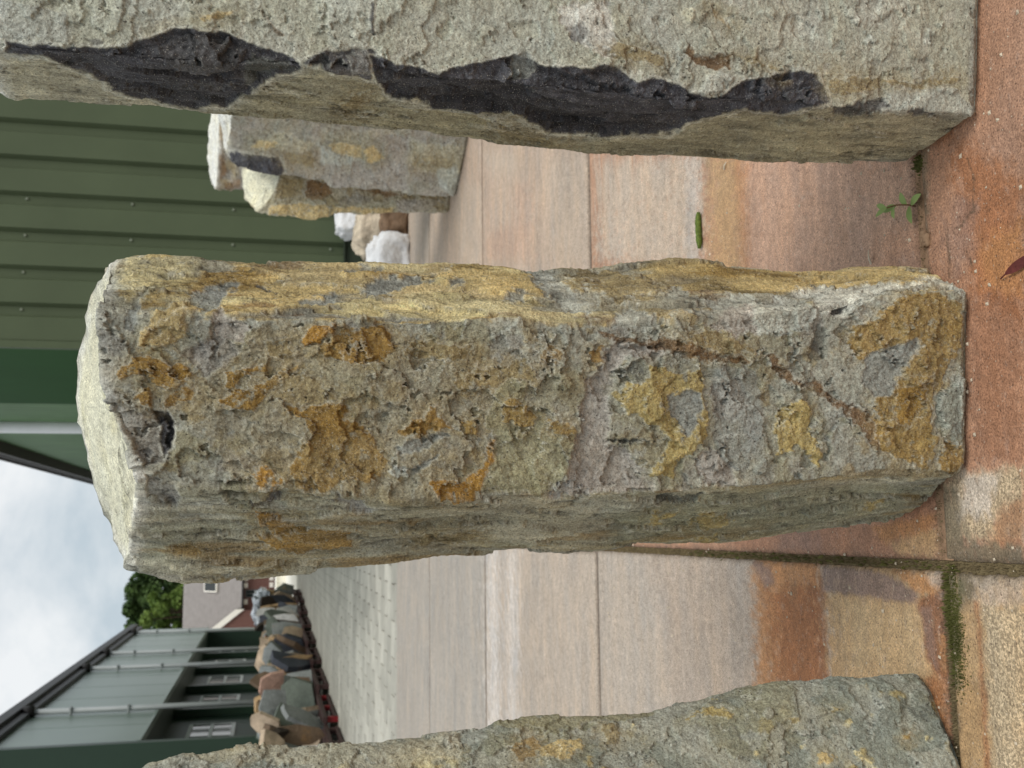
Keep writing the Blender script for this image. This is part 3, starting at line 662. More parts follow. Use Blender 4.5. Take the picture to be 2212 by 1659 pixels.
tag(sB, 'shorter brown upright stone with a cream flat top, left of the broad one', 'standing stone', 'upright stones farther back on the slabs')
cb = at_Z(940, 300)
def cpt(x, y, d=0.0): return at_depth(x, y, cb+FH*d)
c_cor = [post(cpt(1000, 412)*np.array([1, 1, 0]), cpt(466, 411)), post(cpt(1000, 380)*np.array([1, 1, 0])+FH*.3, cpt(453, 380, .3)), post(cpt(1000, 320)*np.array([1, 1, 0])+FH*.34, cpt(446, 316, .34)),
         post(cpt(1000, 240)*np.array([1, 1, 0])+FH*.3, cpt(458, 245, .3)), post(cpt(1000, 240)*np.array([1, 1, 0]), cpt(478, 245)), post(cpt(1000, 330)*np.array([1, 1, 0])-FH*.04, cpt(474, 330, -.04))]
ptC = [('rust', 0, 3, .8, q('z', [(265,160),(300,140),(330,260),(320,290),(280,270)])), ('bluegrey', 0, 3, .8, q('z', [(215,220),(260,210),(290,330),(230,340)])),
       ('brown', 0, 4, .8, q('z', [(250,380),(320,330),(330,480),(290,540)])), ('brown', 0, 4, .7, q('z', [(300,540),(430,520),(440,590),(320,590)]))]
sC = build_stone('upright_stone', c_cor, ['mauve', 'mauve', 'mauve', 'mauve', 'mauvegrey', 'mauvegrey'], [12]*6, 120, ptC, [('rusty', 4, .1, .25, .7, None, 0)], 6, mat=M_FARSTONE, cap_col='white', edge_warp=3, smooth_it=1, amp=1.2, cap_rings=10, rim=.8)
tag(sC, 'upright stone with a white worn rim and an orange stain, standing behind the broad one', 'standing stone', 'upright stones farther back on the slabs')

# ------------------------------------------------------------------ ground
def slab_material(name):
    mt, n, l, b = new_mat(name, .72, .3)
    at = n.new('ShaderNodeAttribute'); at.attribute_name = 'Col'
    ge = n.new('ShaderNodeNewGeometry'); P = ge.outputs['Position']
    g1 = noise_node(n, l, 260, 4, .65, P); g2 = noise_node(n, l, 28, 5, .6, P); g3 = noise_node(n, l, 150, 2, .5, P); g4 = noise_node(n, l, 190, 1, .4, P)
    c = mix(n, l, at.outputs['Color'], ramp(n, l, g1, [(.3, .5), (.5, 1), (.7, 1.45)]), 1, 'MULTIPLY')
    c = mix(n, l, c, ramp(n, l, g2, [(.3, .88), (.7, 1.12)]), 1, 'MULTIPLY')
    c = mix(n, l, c, lin(200, 190, 175), ramp(n, l, g3, [(.66, 0.0), (.73, .5)]))
    c = mix(n, l, c, lin(70, 52, 42), ramp(n, l, g4, [(.66, 0.0), (.73, .7)]))
    l.new(c, b.inputs['Base Color'])
    g5 = noise_node(n, l, 70, 5, .7, P)
    c2 = mix(n, l, c, ramp(n, l, g5, [(.3, .78), (.5, 1), (.7, 1.2)]), 1, 'MULTIPLY'); g6 = noise_node(n, l, 165, 3, .55, P, .6); g7 = noise_node(n, l, 60, 3, .6, P)
    sf = n.new('ShaderNodeMath'); sf.operation = 'MULTIPLY'; l.new(at.outputs['Alpha'], sf.inputs[0]); l.new(ramp(n, l, g6, [(.47, 0.0), (.54, .62)]), sf.inputs[1])
    c2 = mix(n, l, c2, lin(112, 98, 78), sf.outputs[0])
    l.new(c2, b.inputs['Base Color'])
    bump(n, l, b, [(g2, .004, .4), (g5, .004, .5), (g1, .002, .9)])
    return mt
M_SLAB = slab_material('rust_stained_concrete')
K = .84
S = {k: np.array(lin(*v))*K for k, v in dict(pink=(198, 176, 156), beige=(208, 190, 170), tanpink=(204, 168, 144), orange=(194, 140, 92), rust=(168, 112, 74), rustd=(148, 100, 70), purple=(146, 124, 114),
    terracotta=(190, 146, 118), cream=(222, 198, 162), tan=(202, 166, 122), greypink=(197, 181, 164), grey=(187, 177, 165), white=(228, 220, 212), olive=(134, 122, 100), dark=(92, 78, 62),
    yellowtan=(212, 182, 140), mossy=(112, 110, 74), brick=(180, 134, 106)).items()}
pave = tag(empty('concrete_pavement'), kind='structure')
def slab(x0, x1, y0, y1, res, base, patches, seed, gx=None, gy=None, chip=.004):
    g = .008
    x0 += g; x1 -= g; y0 += g; y1 -= g
    xs = np.linspace(x0, x1, int((x1-x0)/res)+1) if gx is None else np.unique(np.concatenate([np.clip(gx, x0, x1), [x0, x1]]))
    ys = np.linspace(y0, y1, int((y1-y0)/res)+1) if gy is None else np.unique(np.concatenate([np.clip(gy, y0, y1), [y0, y1]]))
    X, Y = np.meshgrid(xs, ys)
    nx, ny = len(xs), len(ys)
    V = np.stack([X, Y, np.zeros_like(X)], 2).reshape(-1, 3)
    e = np.minimum(np.minimum(V[:, 0]-x0, x1-V[:, 0]), np.minimum(V[:, 1]-y0, y1-V[:, 1]))
    dx = np.minimum(V[:, 0]-x0, x1-V[:, 0]); dy = np.minimum(V[:, 1]-y0, y1-V[:, 1])
    px, py = project(V)
    base_c = S[base]; col = np.tile(base_c, (len(V), 1)); spk = np.zeros(len(V))
    n1 = fbm(V*np.array([1.2, 3.2, 1])+seed, 4, seed); n2 = fbm(V*np.array([2.5, 9, 1])+seed*2, 4, seed+4)
    wx = fbm(V*22+seed, 4, seed+7, .6); wy = fbm(V*22+seed+5, 4, seed+8, .6)
    frn = fbm(V*np.array([40, 60, 1])+seed, 4, seed+15, .65); hol = sstep(-.5, -.1, fbm(V*np.array([30, 70, 1])+seed, 4, seed+16, .65))
    n3 = fbm(V*np.array([5, 34, 1])+seed, 4, seed+17, .6); n4 = fbm(V*90+seed, 3, seed+18, .6)
    for cls, soft, st, wrp, poly in patches:
        d = poly_sd(px+wx*wrp, py+wy*wrp, poly)
        soft2 = soft*1.5
        mk = (1-sstep(-soft2, soft2, d+frn*soft2*1.6))*st*(.62+.38*hol)
        col = col*(1-mk[:, None])+S[cls]*mk[:, None]
        spk = np.maximum(spk*(1-mk), mk) if cls == 'cream' else (np.maximum(spk*(1-mk), .22*mk) if cls in ('yellowtan', 'tan', 'olive', 'white') else spk*(1-mk))
    v = 1+.12*n1+.14*n2+.16*n3+.14*fbm(V*40, 4, seed+3, .6)+.12*n4
    hue = (.10*n2+.10*fbm(V*np.array([6, 16, 1])+seed, 4, seed+19))[:, None]*np.array([.5, 0, -.6])
    col = col*v[:, None]*(1+hue)
    wsp = sstep(.30, .6, fbm(V*np.array([26, 44, 1])+seed, 4, seed+23, .7))*.16; col = col*(1-wsp[:, None])+S['white']*.85*wsp[:, None]
    V[:, 2] = -.006*np.exp(-(e/.006)**2)+.0012*fbm(V*12, 3, seed+2)*np.clip(e/.02, 0, 1)
    jit = fbm(V*30+3, 3, seed+12)*chip
    on = e < 1e-6
    corner = on & (np.maximum(dx, dy) < .03)
    V[:, 0] += np.where(on & (dx < 1e-6), np.sign(V[:, 0]-(x0+x1)/2)*-np.abs(jit), 0)
    V[:, 1] += np.where(on & (dy < 1e-6), np.sign(V[:, 1]-(y0+y1)/2)*-np.abs(jit), 0)
    idx = np.arange(nx*ny).reshape(ny, nx)
    Fq = np.stack([idx[:-1, :-1], idx[:-1, 1:], idx[1:, 1:], idx[1:, :-1]], 2).reshape(-1, 4)
    loop = np.concatenate([idx[0, :-1], idx[:-1, -1], idx[-1, :0:-1], idx[:0:-1, 0]])
    lo = V[loop].copy(); lo[:, 2] = -.05
    n0 = len(V); k = np.arange(len(loop))
    sk = np.stack([loop, n0+k, n0+(k+1) % len(loop), np.roll(loop, -1)], 1)
    edge_f = np.exp(-(e/.010)**2)*(.35+.5*np.abs(n2)); col = col*(1-edge_f[:, None])+S['dark']*edge_f[:, None]
    Vv = np.concatenate([V, lo]); cc = np.concatenate([col, np.tile(S['dark']*.45, (len(loop), 1))])
    cc[loop] = cc[loop]*.6+S['dark']*.3
    cc = np.concatenate([cc, np.concatenate([spk, np.zeros(len(loop))])[:, None]], 1)
    return link('paving_slab', mesh_np('paving_slab', Vv, np.concatenate([Fq, sk]), cc), M_SLAB, pave)
def grid(a, b, lo, hi, fine, coarse):     # fine inside lo..hi, coarse elsewhere
    out = [np.arange(max(a, lo), min(b, hi), fine)] if min(b, hi) > max(a, lo) else []
    out += [np.arange(a, b+1e-6, coarse)]
    return np.concatenate(out)
YJ = 1.658; XJ = -.055
JX = at_Z(2024, 1222)[0]
XJ = float(JX)
F_ = lambda pts: q('F', pts)
# slab left of the moss joint
p_left = [
 ('grey', 10, .2, 10, F_([(1290, 1100), (1420, 1100), (1480, 1659), (1290, 1659)])),
 ('pink', 16, .5, 14, F_([(1400, 1200), (1640, 1200), (1650, 1659), (1480, 1659)])),
 ('orange', 11, .92, 9, q('4', [(1040,700),(1340,700),(1380,1500),(1060,1500)])),
 ('rust', 22, .85, 16, q('4', [(1110,900),(1340,860),(1370,1400),(1150,1400)])),
 ('rustd', 16, .7, 12, q('4', [(1290,900),(1345,880),(1370,1300),(1330,1300)])),
 ('tan', 10, .95, 8, q('4', [(1350,700),(1800,760),(1900,1500),(1380,1500)])),
 ('yellowtan', 16, .8, 14, q('4', [(1440,940),(1740,960),(1780,1280),(1460,1230)])),
 ('purple', 4, .9, 5, q('4', [(1340,790),(1480,790),(1640,830),(1760,910),(1740,950),(1600,930),(1340,895)])),
 ('purple', 4, .8, 6, q('4', [(1035,760),(1120,790),(1130,870),(1090,880)])),
 ('rustd', 4, .9, 5, q('4', [(1740,930),(1850,900),(1870,1100),(1890,1280),(1830,1260),(1790,1180),(1770,1000)])),
 ('purple', 4, .6, 5, q('4', [(1765,960),(1810,960),(1840,1240),(1800,1180)])),
 ('orange', 4, .8, 5, q('4', [(1640,800),(1840,830),(1860,900),(1760,910)])),
 ('orange', 4, .8, 5, q('4', [(1840,1080),(1880,1080),(1895,1280),(1860,1240)])),
 ('rust', 6, .8, 6, q('4', [(1780,1270),(1900,1240),(1990,1659),(1900,1659)])),
 ('greypink', 5, .8, 4, q('4', [(1790,820),(1850,830),(1848,880),(1800,850)])),
]
slab(XJ-2, XJ, YJ, YJ+2, .02, 'greypink', p_left, 1, grid(XJ-2, XJ, -.75, XJ+.1, .0045, .06), np.concatenate([np.arange(YJ, 2.2, .004), np.arange(2.2, 3.7, .014)]))
p_mid = [
 ('beige', 16, .9, 14, F_([(1290, 560), (1285, 340), (1520, 330), (1520, 600)])),
 ('tan', 18, .8, 14, F_([(1525, 340), (1600, 330), (1610, 600), (1535, 600)])),
 ('orange', 8, .55, 10, F_([(1590, 340), (1612, 340), (1625, 600), (1600, 600)])),
 ('tanpink', 16, .9, 14, F_([(1610, 330), (1990, 330), (1990, 620), (1620, 620)])),
 ('white', 10, .35, 14, F_([(1480, 330), (1510, 330), (1515, 600), (1490, 600)])),
 ('rust', 20, .3, 18, F_([(1900, 500), (1990, 480), (1990, 620), (1900, 610)])),
 ('purple', 10, .35, 12, F_([(1930, 560), (2000, 540), (2010, 640), (1950, 620)])),
 ('brick', 5, .9, 6, q('4', [(900,640),(1600,600),(1840,420),(1840,790),(1500,760),(1000,730)])),
 ('orange', 6, .8, 8, q('4', [(1560,620),(1820,560),(1820,680),(1700,660),(1600,690)])),
 ('tan', 6, .8, 8, q('4', [(1640,680),(1830,620),(1835,760),(1660,740)])),
 ('purple', 6, .5, 7, q('4', [(1150,640),(1330,620),(1340,730),(1150,720)])),
]
slab(XJ, XJ+2, YJ, YJ+2, .02, 'terracotta', p_mid, 2, grid(XJ, XJ+2, XJ, 1.1, .006, .06), np.concatenate([np.arange(YJ, 2.4, .005), np.arange(2.4, 3.7, .014)]))
slab(XJ+2, XJ+4, YJ, YJ+2, .1, 'beige', [], 3)
slab(XJ-4, XJ-2, YJ, YJ+2, .1, 'grey', [], 4)
# nearest slabs
p_n1 = [
 ('rust', 20, .8, 18, F_([(2050, 300), (2212, 380), (2212, 700), (2100, 640)])),
 ('orange', 14, .7, 18, F_([(2120, 520), (2212, 480), (2212, 640), (2130, 620)])),
 ('purple', 10, .5, 14, F_([(2050, 420), (2110, 430), (2110, 560), (2060, 600), (2040, 500)])),
 ('rustd', 16, .5, 18, F_([(2090, 640), (2212, 640), (2212, 1000), (2110, 990)])),
 ('olive', 5, .75, 8, F_([(1985, 600), (2005, 600), (2005, 300), (1985, 300)])),
 ('terracotta', 12, .6, 14, F_([(2125, 0), (2212, 0), (2212, 300), (2125, 250)])),
 ('cream', 9, .95, 12, F_([(2060, 1020), (2212, 1010), (2212, 1170), (2040, 1170), (2040, 1060)])),
 ('white', 12, .6, 14, F_([(2080, 1020), (2150, 1020), (2140, 1120), (2070, 1110)])),
 ('rust', 8, .7, 14, F_([(2140, 1140), (2180, 1080), (2212, 1080), (2212, 1180), (2140, 1190)])),
 ('olive', 8, .9, 9, F_([(2024, 1060), (2070, 1060), (2090, 1170), (2212, 1180), (2212, 1240), (2024, 1240)])),
]
for ck in ([(920,480),(938,540),(955,590),(965,640),(958,720),(962,790),(925,840),(890,885),(835,922),(832,916),(884,878),(918,834),(955,786),(950,720),(957,640),(948,594),(931,542),(914,482)],
           [(800,900),(806,1000),(812,1100),(818,1200),(812,1200),(806,1100),(799,1000),(794,900)], [(940,1070),(946,1100),(950,1130),(944,1130),(940,1102),(934,1072)]):
    p_n1.append(('dark', 1.3, .8, 3, [(1755.5+a*.3638, 164.6+b_*.3638) for a, b_ in ck]))
slab(XJ, XJ+2, YJ-2, YJ, .02, 'terracotta', p_n1, 5, grid(XJ, XJ+2, XJ, 1.0, .005, .06), np.concatenate([np.arange(YJ-2, 1.3, .05), np.arange(1.3, YJ, .004)]))
p_n2 = [
 ('olive', 10, .95, 10, F_([(2020, 1180), (2212, 1180), (2212, 1250), (2140, 1260), (2080, 1330), (2060, 1659), (2040, 1659)])),
 ('greypink', 8, .7, 10, F_([(2100, 1250), (2212, 1240), (2212, 1310), (2130, 1310)])),
 ('pink', 9, .5, 12, F_([(2105, 1270), (2212, 1290), (2212, 1320), (2100, 1310)])),
 ('cream', 12, .95, 12, F_([(2118, 1310), (2230, 1310), (2230, 1680), (2138, 1680)])),
 ('tan', 6, .6, 8, F_([(2075, 1300), (2115, 1300), (2135, 1680), (2095, 1680)])),
 ('rust', 4, .7, 6, F_([(2108, 1300), (2116, 1300), (2140, 1680), (2125, 1680)])),
 ('mossy', 6, .5, 8, F_([(2062, 1240), (2080, 1260), (2075, 1480), (2060, 1480)])),
]
slab(XJ-2, XJ, YJ-2, YJ, .02, 'tan', p_n2, 6, grid(XJ-2, XJ, -.7, XJ+.1, .005, .06), np.concatenate([np.arange(YJ-2, 1.3, .05), np.arange(1.3, YJ, .004)]), chip=.012)
# farther rows
rows = [(3.658, 'pink', 'greypink'), (5.658, 'pink', 'grey'), (7.658, 'greypink', 'grey')]
p_far = [('white', 12, .95, 20, F_([(1052, 1190), (1075, 1190), (1080, 1659), (1056, 1659)])), ('white', 8, .75, 20, F_([(1095, 1190), (1115, 1190), (1120, 1659), (1100, 1659)])),
         ('greypink', 16, .6, 14, F_([(1180, 1150), (1290, 1150), (1300, 1659), (1190, 1659)])),
         ('tanpink', 14, .6, 18, F_([(1046, 360), (1140, 400), (1150, 560), (1046, 560)])), ('beige', 12, .6, 16, F_([(1050, 330), (1120, 330), (1110, 480), (1060, 500)])),
         ('beige', 12, .5, 16, F_([(1180, 340), (1275, 340), (1275, 580), (1200, 580)])), ('tan', 3, .7, 4, F_([(1276, 330), (1284, 330), (1290, 600), (1282, 600)])),
         ('greypink', 10, .6, 12, F_([(885, 400), (960, 400), (960, 600), (885, 600)])), ('beige', 8, .5, 12, F_([(960, 400), (1042, 400), (1042, 600), (1000, 600)]))]
for k, (yy, ca, cb_) in enumerate(rows):
    for i in range(-3, 1):
        slab(XJ+2*i, XJ+2*i+2 if i < 0 else XJ+6, yy, yy+2, .022 if -2 <= i <= 1 else .2, ca if i >= 0 else cb_, p_far if -2 <= i <= 2 else [], 20+k*9+i)
# the beds below
M_BED = simple('joint_dirt', lin(70, 62, 46), .95, .1, .35, 40)
M_GROUND = simple('far_ground', lin(128, 122, 112), .95, .1, .2, .3)
gm = MB(); gm.add([(-900, -300, -.09), (900, -300, -.09), (900, 1500, -.09), (-900, 1500, -.09)], [(0, 1, 2, 3)])
tag(gm.obj('ground', M_GROUND), kind='structure')
jm = MB(); jm.add([(-8, -.6, -.014), (9, -.6, -.014), (9, 9.7, -.014), (-8, 9.7, -.014)], [(0, 1, 2, 3)])
tag(jm.obj('joint_bed', M_BED), kind='structure')
st = MB(); st.add([(XJ+.01, YJ-.03, -.0035), (XJ+3, YJ-.03, -.0035), (XJ+3, YJ+.009, -.0035), (XJ+.01, YJ+.009, -.0035)], [(0, 1, 2, 3)])
tag(st.obj('joint_fill', simple('joint_fill', lin(150, 122, 98), .95, .1, .35, 45, bumpd=.003, bs=220)), kind='structure')
st = MB(); st.add([(XJ-.03, YJ-2, -.0075), (XJ+.03, YJ-2, -.0075), (XJ+.03, 3.64, -.0075), (XJ-.03, 3.64, -.0075)], [(0, 1, 2, 3)]); st.add([(XJ-2, YJ-.03, -.008), (XJ-.03, YJ-.03, -.008), (XJ-.03, YJ+.03, -.008), (XJ-2, YJ+.03, -.008)], [(0, 1, 2, 3)])
tag(st.obj('joint_soil_bed', simple('joint_soil_bed', lin(112, 100, 74), .95, .1, .35, 45, bumpd=.004, bs=200)), kind='structure')
# block paving
M_PAV, n, l, b = new_mat('pale_concrete_block', .88, .15)
oi = n.new('ShaderNodeObjectInfo'); ge = n.new('ShaderNodeNewGeometry')
pf = noise_node(n, l, 5, 5, .65, ge.outputs['Position']); pf2 = noise_node(n, l, .9, 4, .6, ge.outputs['Position'])
c = mix(n, l, lin(188, 185, 173), ramp(n, l, oi.outputs['Random'], [(0, .82), (1, 1.12)]), 1, 'MULTIPLY')
c = mix(n, l, c, ramp(n, l, pf, [(.3, .86), (.7, 1.1)]), 1, 'MULTIPLY'); c = mix(n, l, c, ramp(n, l, pf2, [(.35, .84), (.65, 1.08)]), 1, 'MULTIPLY')
l.new(c, b.inputs['Base Color'])
M_PAVBED = simple('paver_bed', lin(66, 64, 56), .95, .1, .2, 20)
Y0 = float(at_Z(858, 1450)[1])
yard = tag(empty('block_paving'), kind='structure')
bm_ = MB(); bm_.add([(-14, Y0-.05, -.022), (1.66, Y0-.05, -.022), (1.66, 41.4, -.022), (-14, 41.4, -.022)], [(0, 1, 2, 3)])
bm_.obj('paving_bed', M_PAVBED, yard)
kb = [MB() for _ in range(1)]
def paver_poly(wd, dp, g=.004, c=.07):
    a, b = wd/2-g, dp/2-g
    return [(-a+c, -b), (a-c, -b), (a, -b+c*.95), (a, b), (-a, b), (-a, -b+c*.95)]
PWD, PDP = .33, .30
pv = MB()
pp = paver_poly(PWD, PDP)
inn = [(x*.965, y*.965) for x, y in pp]
n_ = len(pp)
pvv = [(x, y, -.05) for x, y in pp]+[(x, y, -.006) for x, y in pp]+[(x, y, 0) for x, y in inn]
pvf = [(i, (i+1) % n_, n_+(i+1) % n_, n_+i) for i in range(n_)]+[(n_+i, n_+(i+1) % n_, 2*n_+(i+1) % n_, 2*n_+i) for i in range(n_)]+[tuple(2*n_+i for i in range(n_))]
pv.add(pvv, pvf); pvm = pv.mesh('paver'); pvm.materials.append(M_PAV)
rest = MB(); nobj = 0
# edge row
for i in range(60):
    x = -12+i*.24
    if x < 1.4:
        em = rest
        em.box(x+.004, x+.236, Y0+.004, Y0+.196, -.05, 0)
row = 0; y = Y0+.2
while y < 41:
    xl = max(-12.5, -.24*y-1.2)
    off = (row % 2)*PWD/2
    i0 = int(xl/PWD)
    for i in range(i0, 6):
        x = i*PWD+off
        if x > 1.45: continue
        if x > -.02*y+.4 and y < 14 and False: continue
        seen = (-.24*y < x < .02*y+.25)
        if nobj < 296 and seen:
            o = bpy.data.objects.new('paver', pvm); COL.objects.link(o); o.parent = yard
            o.location = (x, y+PDP/2, rng.uniform(-.002, .002)); o.rotation_euler = (rng.uniform(-.004, .004), rng.uniform(-.004, .004), 0); nobj += 1
        else:
            dz = rng.uniform(-.002, .002)
            rest.add([(a+x, b+y+PDP/2, c+dz) for a, b, c in pvv], pvf)
    y += PDP; row += 1
tag(rest.obj('paver_field', M_PAV, yard), kind='stuff')
# ------------------------------------------------------------------ the green hall at the right
M_GRN = simple('green_sheet_metal', lin(79, 90, 66), .6, .25, .08, 1.4)
M_GRND = simple('dark_green_sheet', lin(44, 80, 40), .75, .12, .06, 1.5)
M_PLN = simple('green_plinth', lin(52, 62, 48), .6, .3, .1, 4)
M_GUT = simple('dark_brown_gutter', lin(58, 52, 46), .6, .3, .15, 8)
M_PIPEW = simple('grey_steel_pipe', lin(160, 166, 166), .45, .5, .05, 4)
M_SCR = simple('screw_head', lin(120, 128, 110), .4, .5, .05, 4)
HY = 10.0
HX = float(at_Y(60, 739, HY)[0])
PLZ = float(at_Y(742, 560, HY)[2])
hall = tag(empty('green_hall', (0, 0, 0)), 'green hall clad in ribbed metal sheets behind the white boulders', 'hall')
PIT = .338
EZ = 0.5*(float(at_X(20, 990, HX-.2)[2])+float(at_X(190, 1046, HX-.2)[2]))
HTOP = EZ+.05
def cladding(nm, x0, nribs):
    prof = []
    for k in range(nribs):
        a = x0+k*PIT
        prof += [(a, 0), (a+.206, 0), (a+.228, .05), (a+.308, .05), (a+.337, 0)]
    prof.append((x0+nribs*PIT-.001, 0))
    prof = [(x, HY+d) for x, d in prof]
    v = [(x, y, PLZ) for x, y in prof]+[(x, y, HTOP) for x, y in prof]; n = len(prof)
    mb = MB(); mb.add(v, [(i, i+1, n+i+1, n+i) for i in range(n-1)])
    return mb.obj(nm, M_GRN, hall)
gx0 = HX+.02
cladding('cladding_sheet', gx0, 3)
for k in range(1, 9):
    cladding('cladding_sheet', gx0+k*3*PIT, 3)
cm = MB(); cm.box(HX-.05, HX+.015, HY-.012, HY+.074, PLZ, HTOP); cm.obj('corner_trim', M_GRN, hall)
pm = MB(); pm.box(HX-.03, HX+10, HY+.005, HY+.3, 0, PLZ-.002); pm.box(HX-.05, HX+10, HY-.03, HY+.06, PLZ-.012, PLZ-.001); pm.obj('plinth', M_PLN, hall)
sp = MB()
for i in range(8):
    a = 2*math.pi*i/8; sp.v.append((.011*math.cos(a), -.012, .011*math.sin(a))); 
for i in range(8):
    a = 2*math.pi*i/8; sp.v.append((.016*math.cos(a), 0, .016*math.sin(a)))
sp.f = [tuple(range(8))]+[(i, 8+i, 8+(i+1) % 8, (i+1) % 8) for i in range(8)]
spm = sp.mesh('screw'); spm.materials.append(M_SCR)
for g_ in range(1, 5):
    for zz in (PLZ+.12, PLZ+1.02, PLZ+1.92, PLZ+2.82, PLZ+3.72, PLZ+4.6):
        o = bpy.data.objects.new('screw', spm); COL.objects.link(o); o.parent = hall
        o.location = (gx0+(g_-1)*PIT+.28, HY+.049, zz)
# side wall running back
Yd1 = float(at_X(60, 870, HX)[1]); Yp = float(at_X(60, 912, HX)[1])
sm_ = MB(); sm_.box(HX-.012, HX+.3, HY+.075, Yd1, .0, HTOP-.2); sm_.obj('sliding_door', M_GRND, hall)
M_GRNS = simple('green_side_sheet', lin(100, 130, 90), .55, .3, .16, 1.2)
def vrib(nm, y0, y1, mat, x=HX, depth=.03, pitch=.3):
    prof = []; y = y0
    while y < y1-.01:
        ye = min(y+pitch, y1); s_ = ye-y
        prof += [(x, y), (x, y+s_*.66), (x+depth, y+s_*.74), (x+depth, y+s_*.92)]; y = ye
    prof.append((x, y1)); n = len(prof)
    v = [(a, b, .0) for a, b in prof]+[(a, b, HTOP-.1) for a, b in prof]
    mb = MB(); mb.add(v, [(i, n+i, n+i+1, i+1) for i in range(n-1)]); return mb.obj(nm, mat, hall)
vrib('side_cladding', Yd1+.02, Yp, M_GRNS); vrib('side_cladding', Yp, 48, M_GRNS)
pb = MB(); pb.tube([(HX-.07, Yp, .0), (HX-.07, Yp, HTOP-.15)], .10, 12); pb.obj('downpipe', simple('white_pipe', lin(226, 228, 228), .4, .5, .05, 4), hall, True)
ez = float(at_X(0, 985, HX-.25)[2])
EZ = 0.5*(float(at_X(20, 990, HX-.2)[2])+float(at_X(190, 1046, HX-.2)[2]))
gu = MB(); gu.box(HX-.22, HX+.02, 12, 52, EZ-.02, EZ+.03); gu.box(HX-.20, HX-.02, 12, 52, EZ-.40, EZ-.30)
for k in range(130):
    yy = 12+k*.3; gu.box(HX-.19, HX-.14, yy, yy+.17, EZ-.30, EZ-.02)
gu.box(HX-.15, HX-.005, 12, 52, EZ-.42, EZ-.021)
gu.obj('eaves_gutter', M_GUT, hall)
rf = MB(); rf.add([(HX-.2, 12, EZ+.035), (HX-.2, 52, EZ+.035), (HX+9, 52, EZ+2.2), (HX+9, 12, EZ+2.2)], [(0, 3, 2, 1)]); rf.obj('roof', M_GUT, hall)
bw = MB(); bw.box(HX+.4, HX+10, HY+.4, 48, 0, HTOP-.3); bw.obj('inner_wall', M_GRND, hall)

# ------------------------------------------------------------------ the hall at the left
M_SAGE = simple('sage_cladding', lin(118, 134, 124), .33, .45, .05, 1.0)
M_DG = simple('dark_green_wall', lin(30, 48, 38), .45, .35, .08, 1.2)
M_DG2 = simple('dark_green_column', lin(38, 58, 44), .4, .35, .08, 1.2)
M_BLK = simple('black_gutter', lin(40, 38, 38), .5, .3, .1, 4)
M_WFR = simple('white_window_frame', lin(196, 200, 200), .5, .3, .04, 3)
mtg, ng, lg, bgl = new_mat('window_glass', .06, .6); bgl.inputs['Base Color'].default_value = (*lin(34, 40, 40), 1)
M_GLASS = mtg
LY0 = 24.0
LX = float(at_Y(295, 1602, LY0)[0])
LZ = float(at_Y(295, 1602, LY0)[2])
LY1 = float(at_X(440, 1356, LX)[1])
LE = .5*(float(at_X(60, 1535, LX)[2])+float(at_X(280, 1367, LX)[2]))
lh = tag(empty('long_hall', (0, 0, 0)), 'long hall with pale green upper wall over a dark recess, behind the stone racks', 'hall')
y = LY0; k = 0
while y < LY1-.1:
    ye = min(y+1.08, LY1)
    mb = MB(); mb.box(LX-.12, LX-(.004 if k % 2 else 0), y+.006, ye-.006, LZ, LE-.06); mb.obj('cladding_panel', M_SAGE, lh); y = ye; k += 1
mb = MB(); mb.box(LX-.14, LX+.03, LY0, LY1, LZ-.08, LZ-.004); mb.obj('lower_trim', M_SAGE, lh)
mb = MB(); mb.box(LX-9, LX-.95, LY0+.3, LY1, 0, LZ+.2); mb.obj('recessed_wall', M_DG, lh)
mb = MB(); mb.box(LX-9, LX-.14, LY0+.3, LY1-.02, LZ-.06, LZ+.02); mb.obj('soffit', M_DG, lh)
mb = MB(); mb.box(LX-9, LX+.02, LY0-.25, LY0-.004, 0, LE+.4); mb.obj('end_wall', M_DG2, lh)
mb = MB(); mb.box(LX-.1, LX+.22, LY0-.3, LY1+.3, LE-.10, LE+.16); mb.box(LX+.0, LX+.12, LY0-.3, LY1+.3, LE-.30, LE-.11); mb.obj('eaves_gutter', M_BLK, lh)
mb = MB(); mb.add([(LX+.2, LY0-.3, LE+.17), (LX+.2, LY1+.3, LE+.17), (LX-9, LY1+.3, LE+1.4), (LX-9, LY0-.3, LE+1.4)], [(0, 1, 2, 3)]); mb.obj('roof', M_BLK, lh)
for pyv in [float(at_X(300, yy_, LX+.1)[1]) for yy_ in (1528, 1440, 1409, 1366)]:
    mb = MB(); mb.tube([(LX+.10, pyv, 0), (LX+.10, pyv, LE-.3)], .066, 10)
    p = mb.obj('downpipe', M_PIPEW, lh, True)
    mb = MB(); mb.tube([(LX+.10, pyv, LE-.36), (LX+.10, pyv, LE-.1)], .15, 8); mb.obj('outlet', M_BLK, p, True)
    for zz in (LZ+1.9, LZ+.6):
        mb = MB(); mb.box(LX, LX+.19, pyv-.095, pyv+.095, zz, zz+.04); mb.obj('pipe_bracket', M_PIPEW, p)
for cyv in (27.6, 32.6, 37.4, 42.2, 47.0):
    mb = MB(); mb.box(LX-.94, LX-.72, cyv, cyv+.42, 0, LZ-.07); mb.obj('column', M_DG2, lh)
mb = MB(); mb.box(LX-.93, LX-.16, LY1-.4, LY1-.01, 0, LZ-.07); mb.obj('end_pier', M_DG, lh)
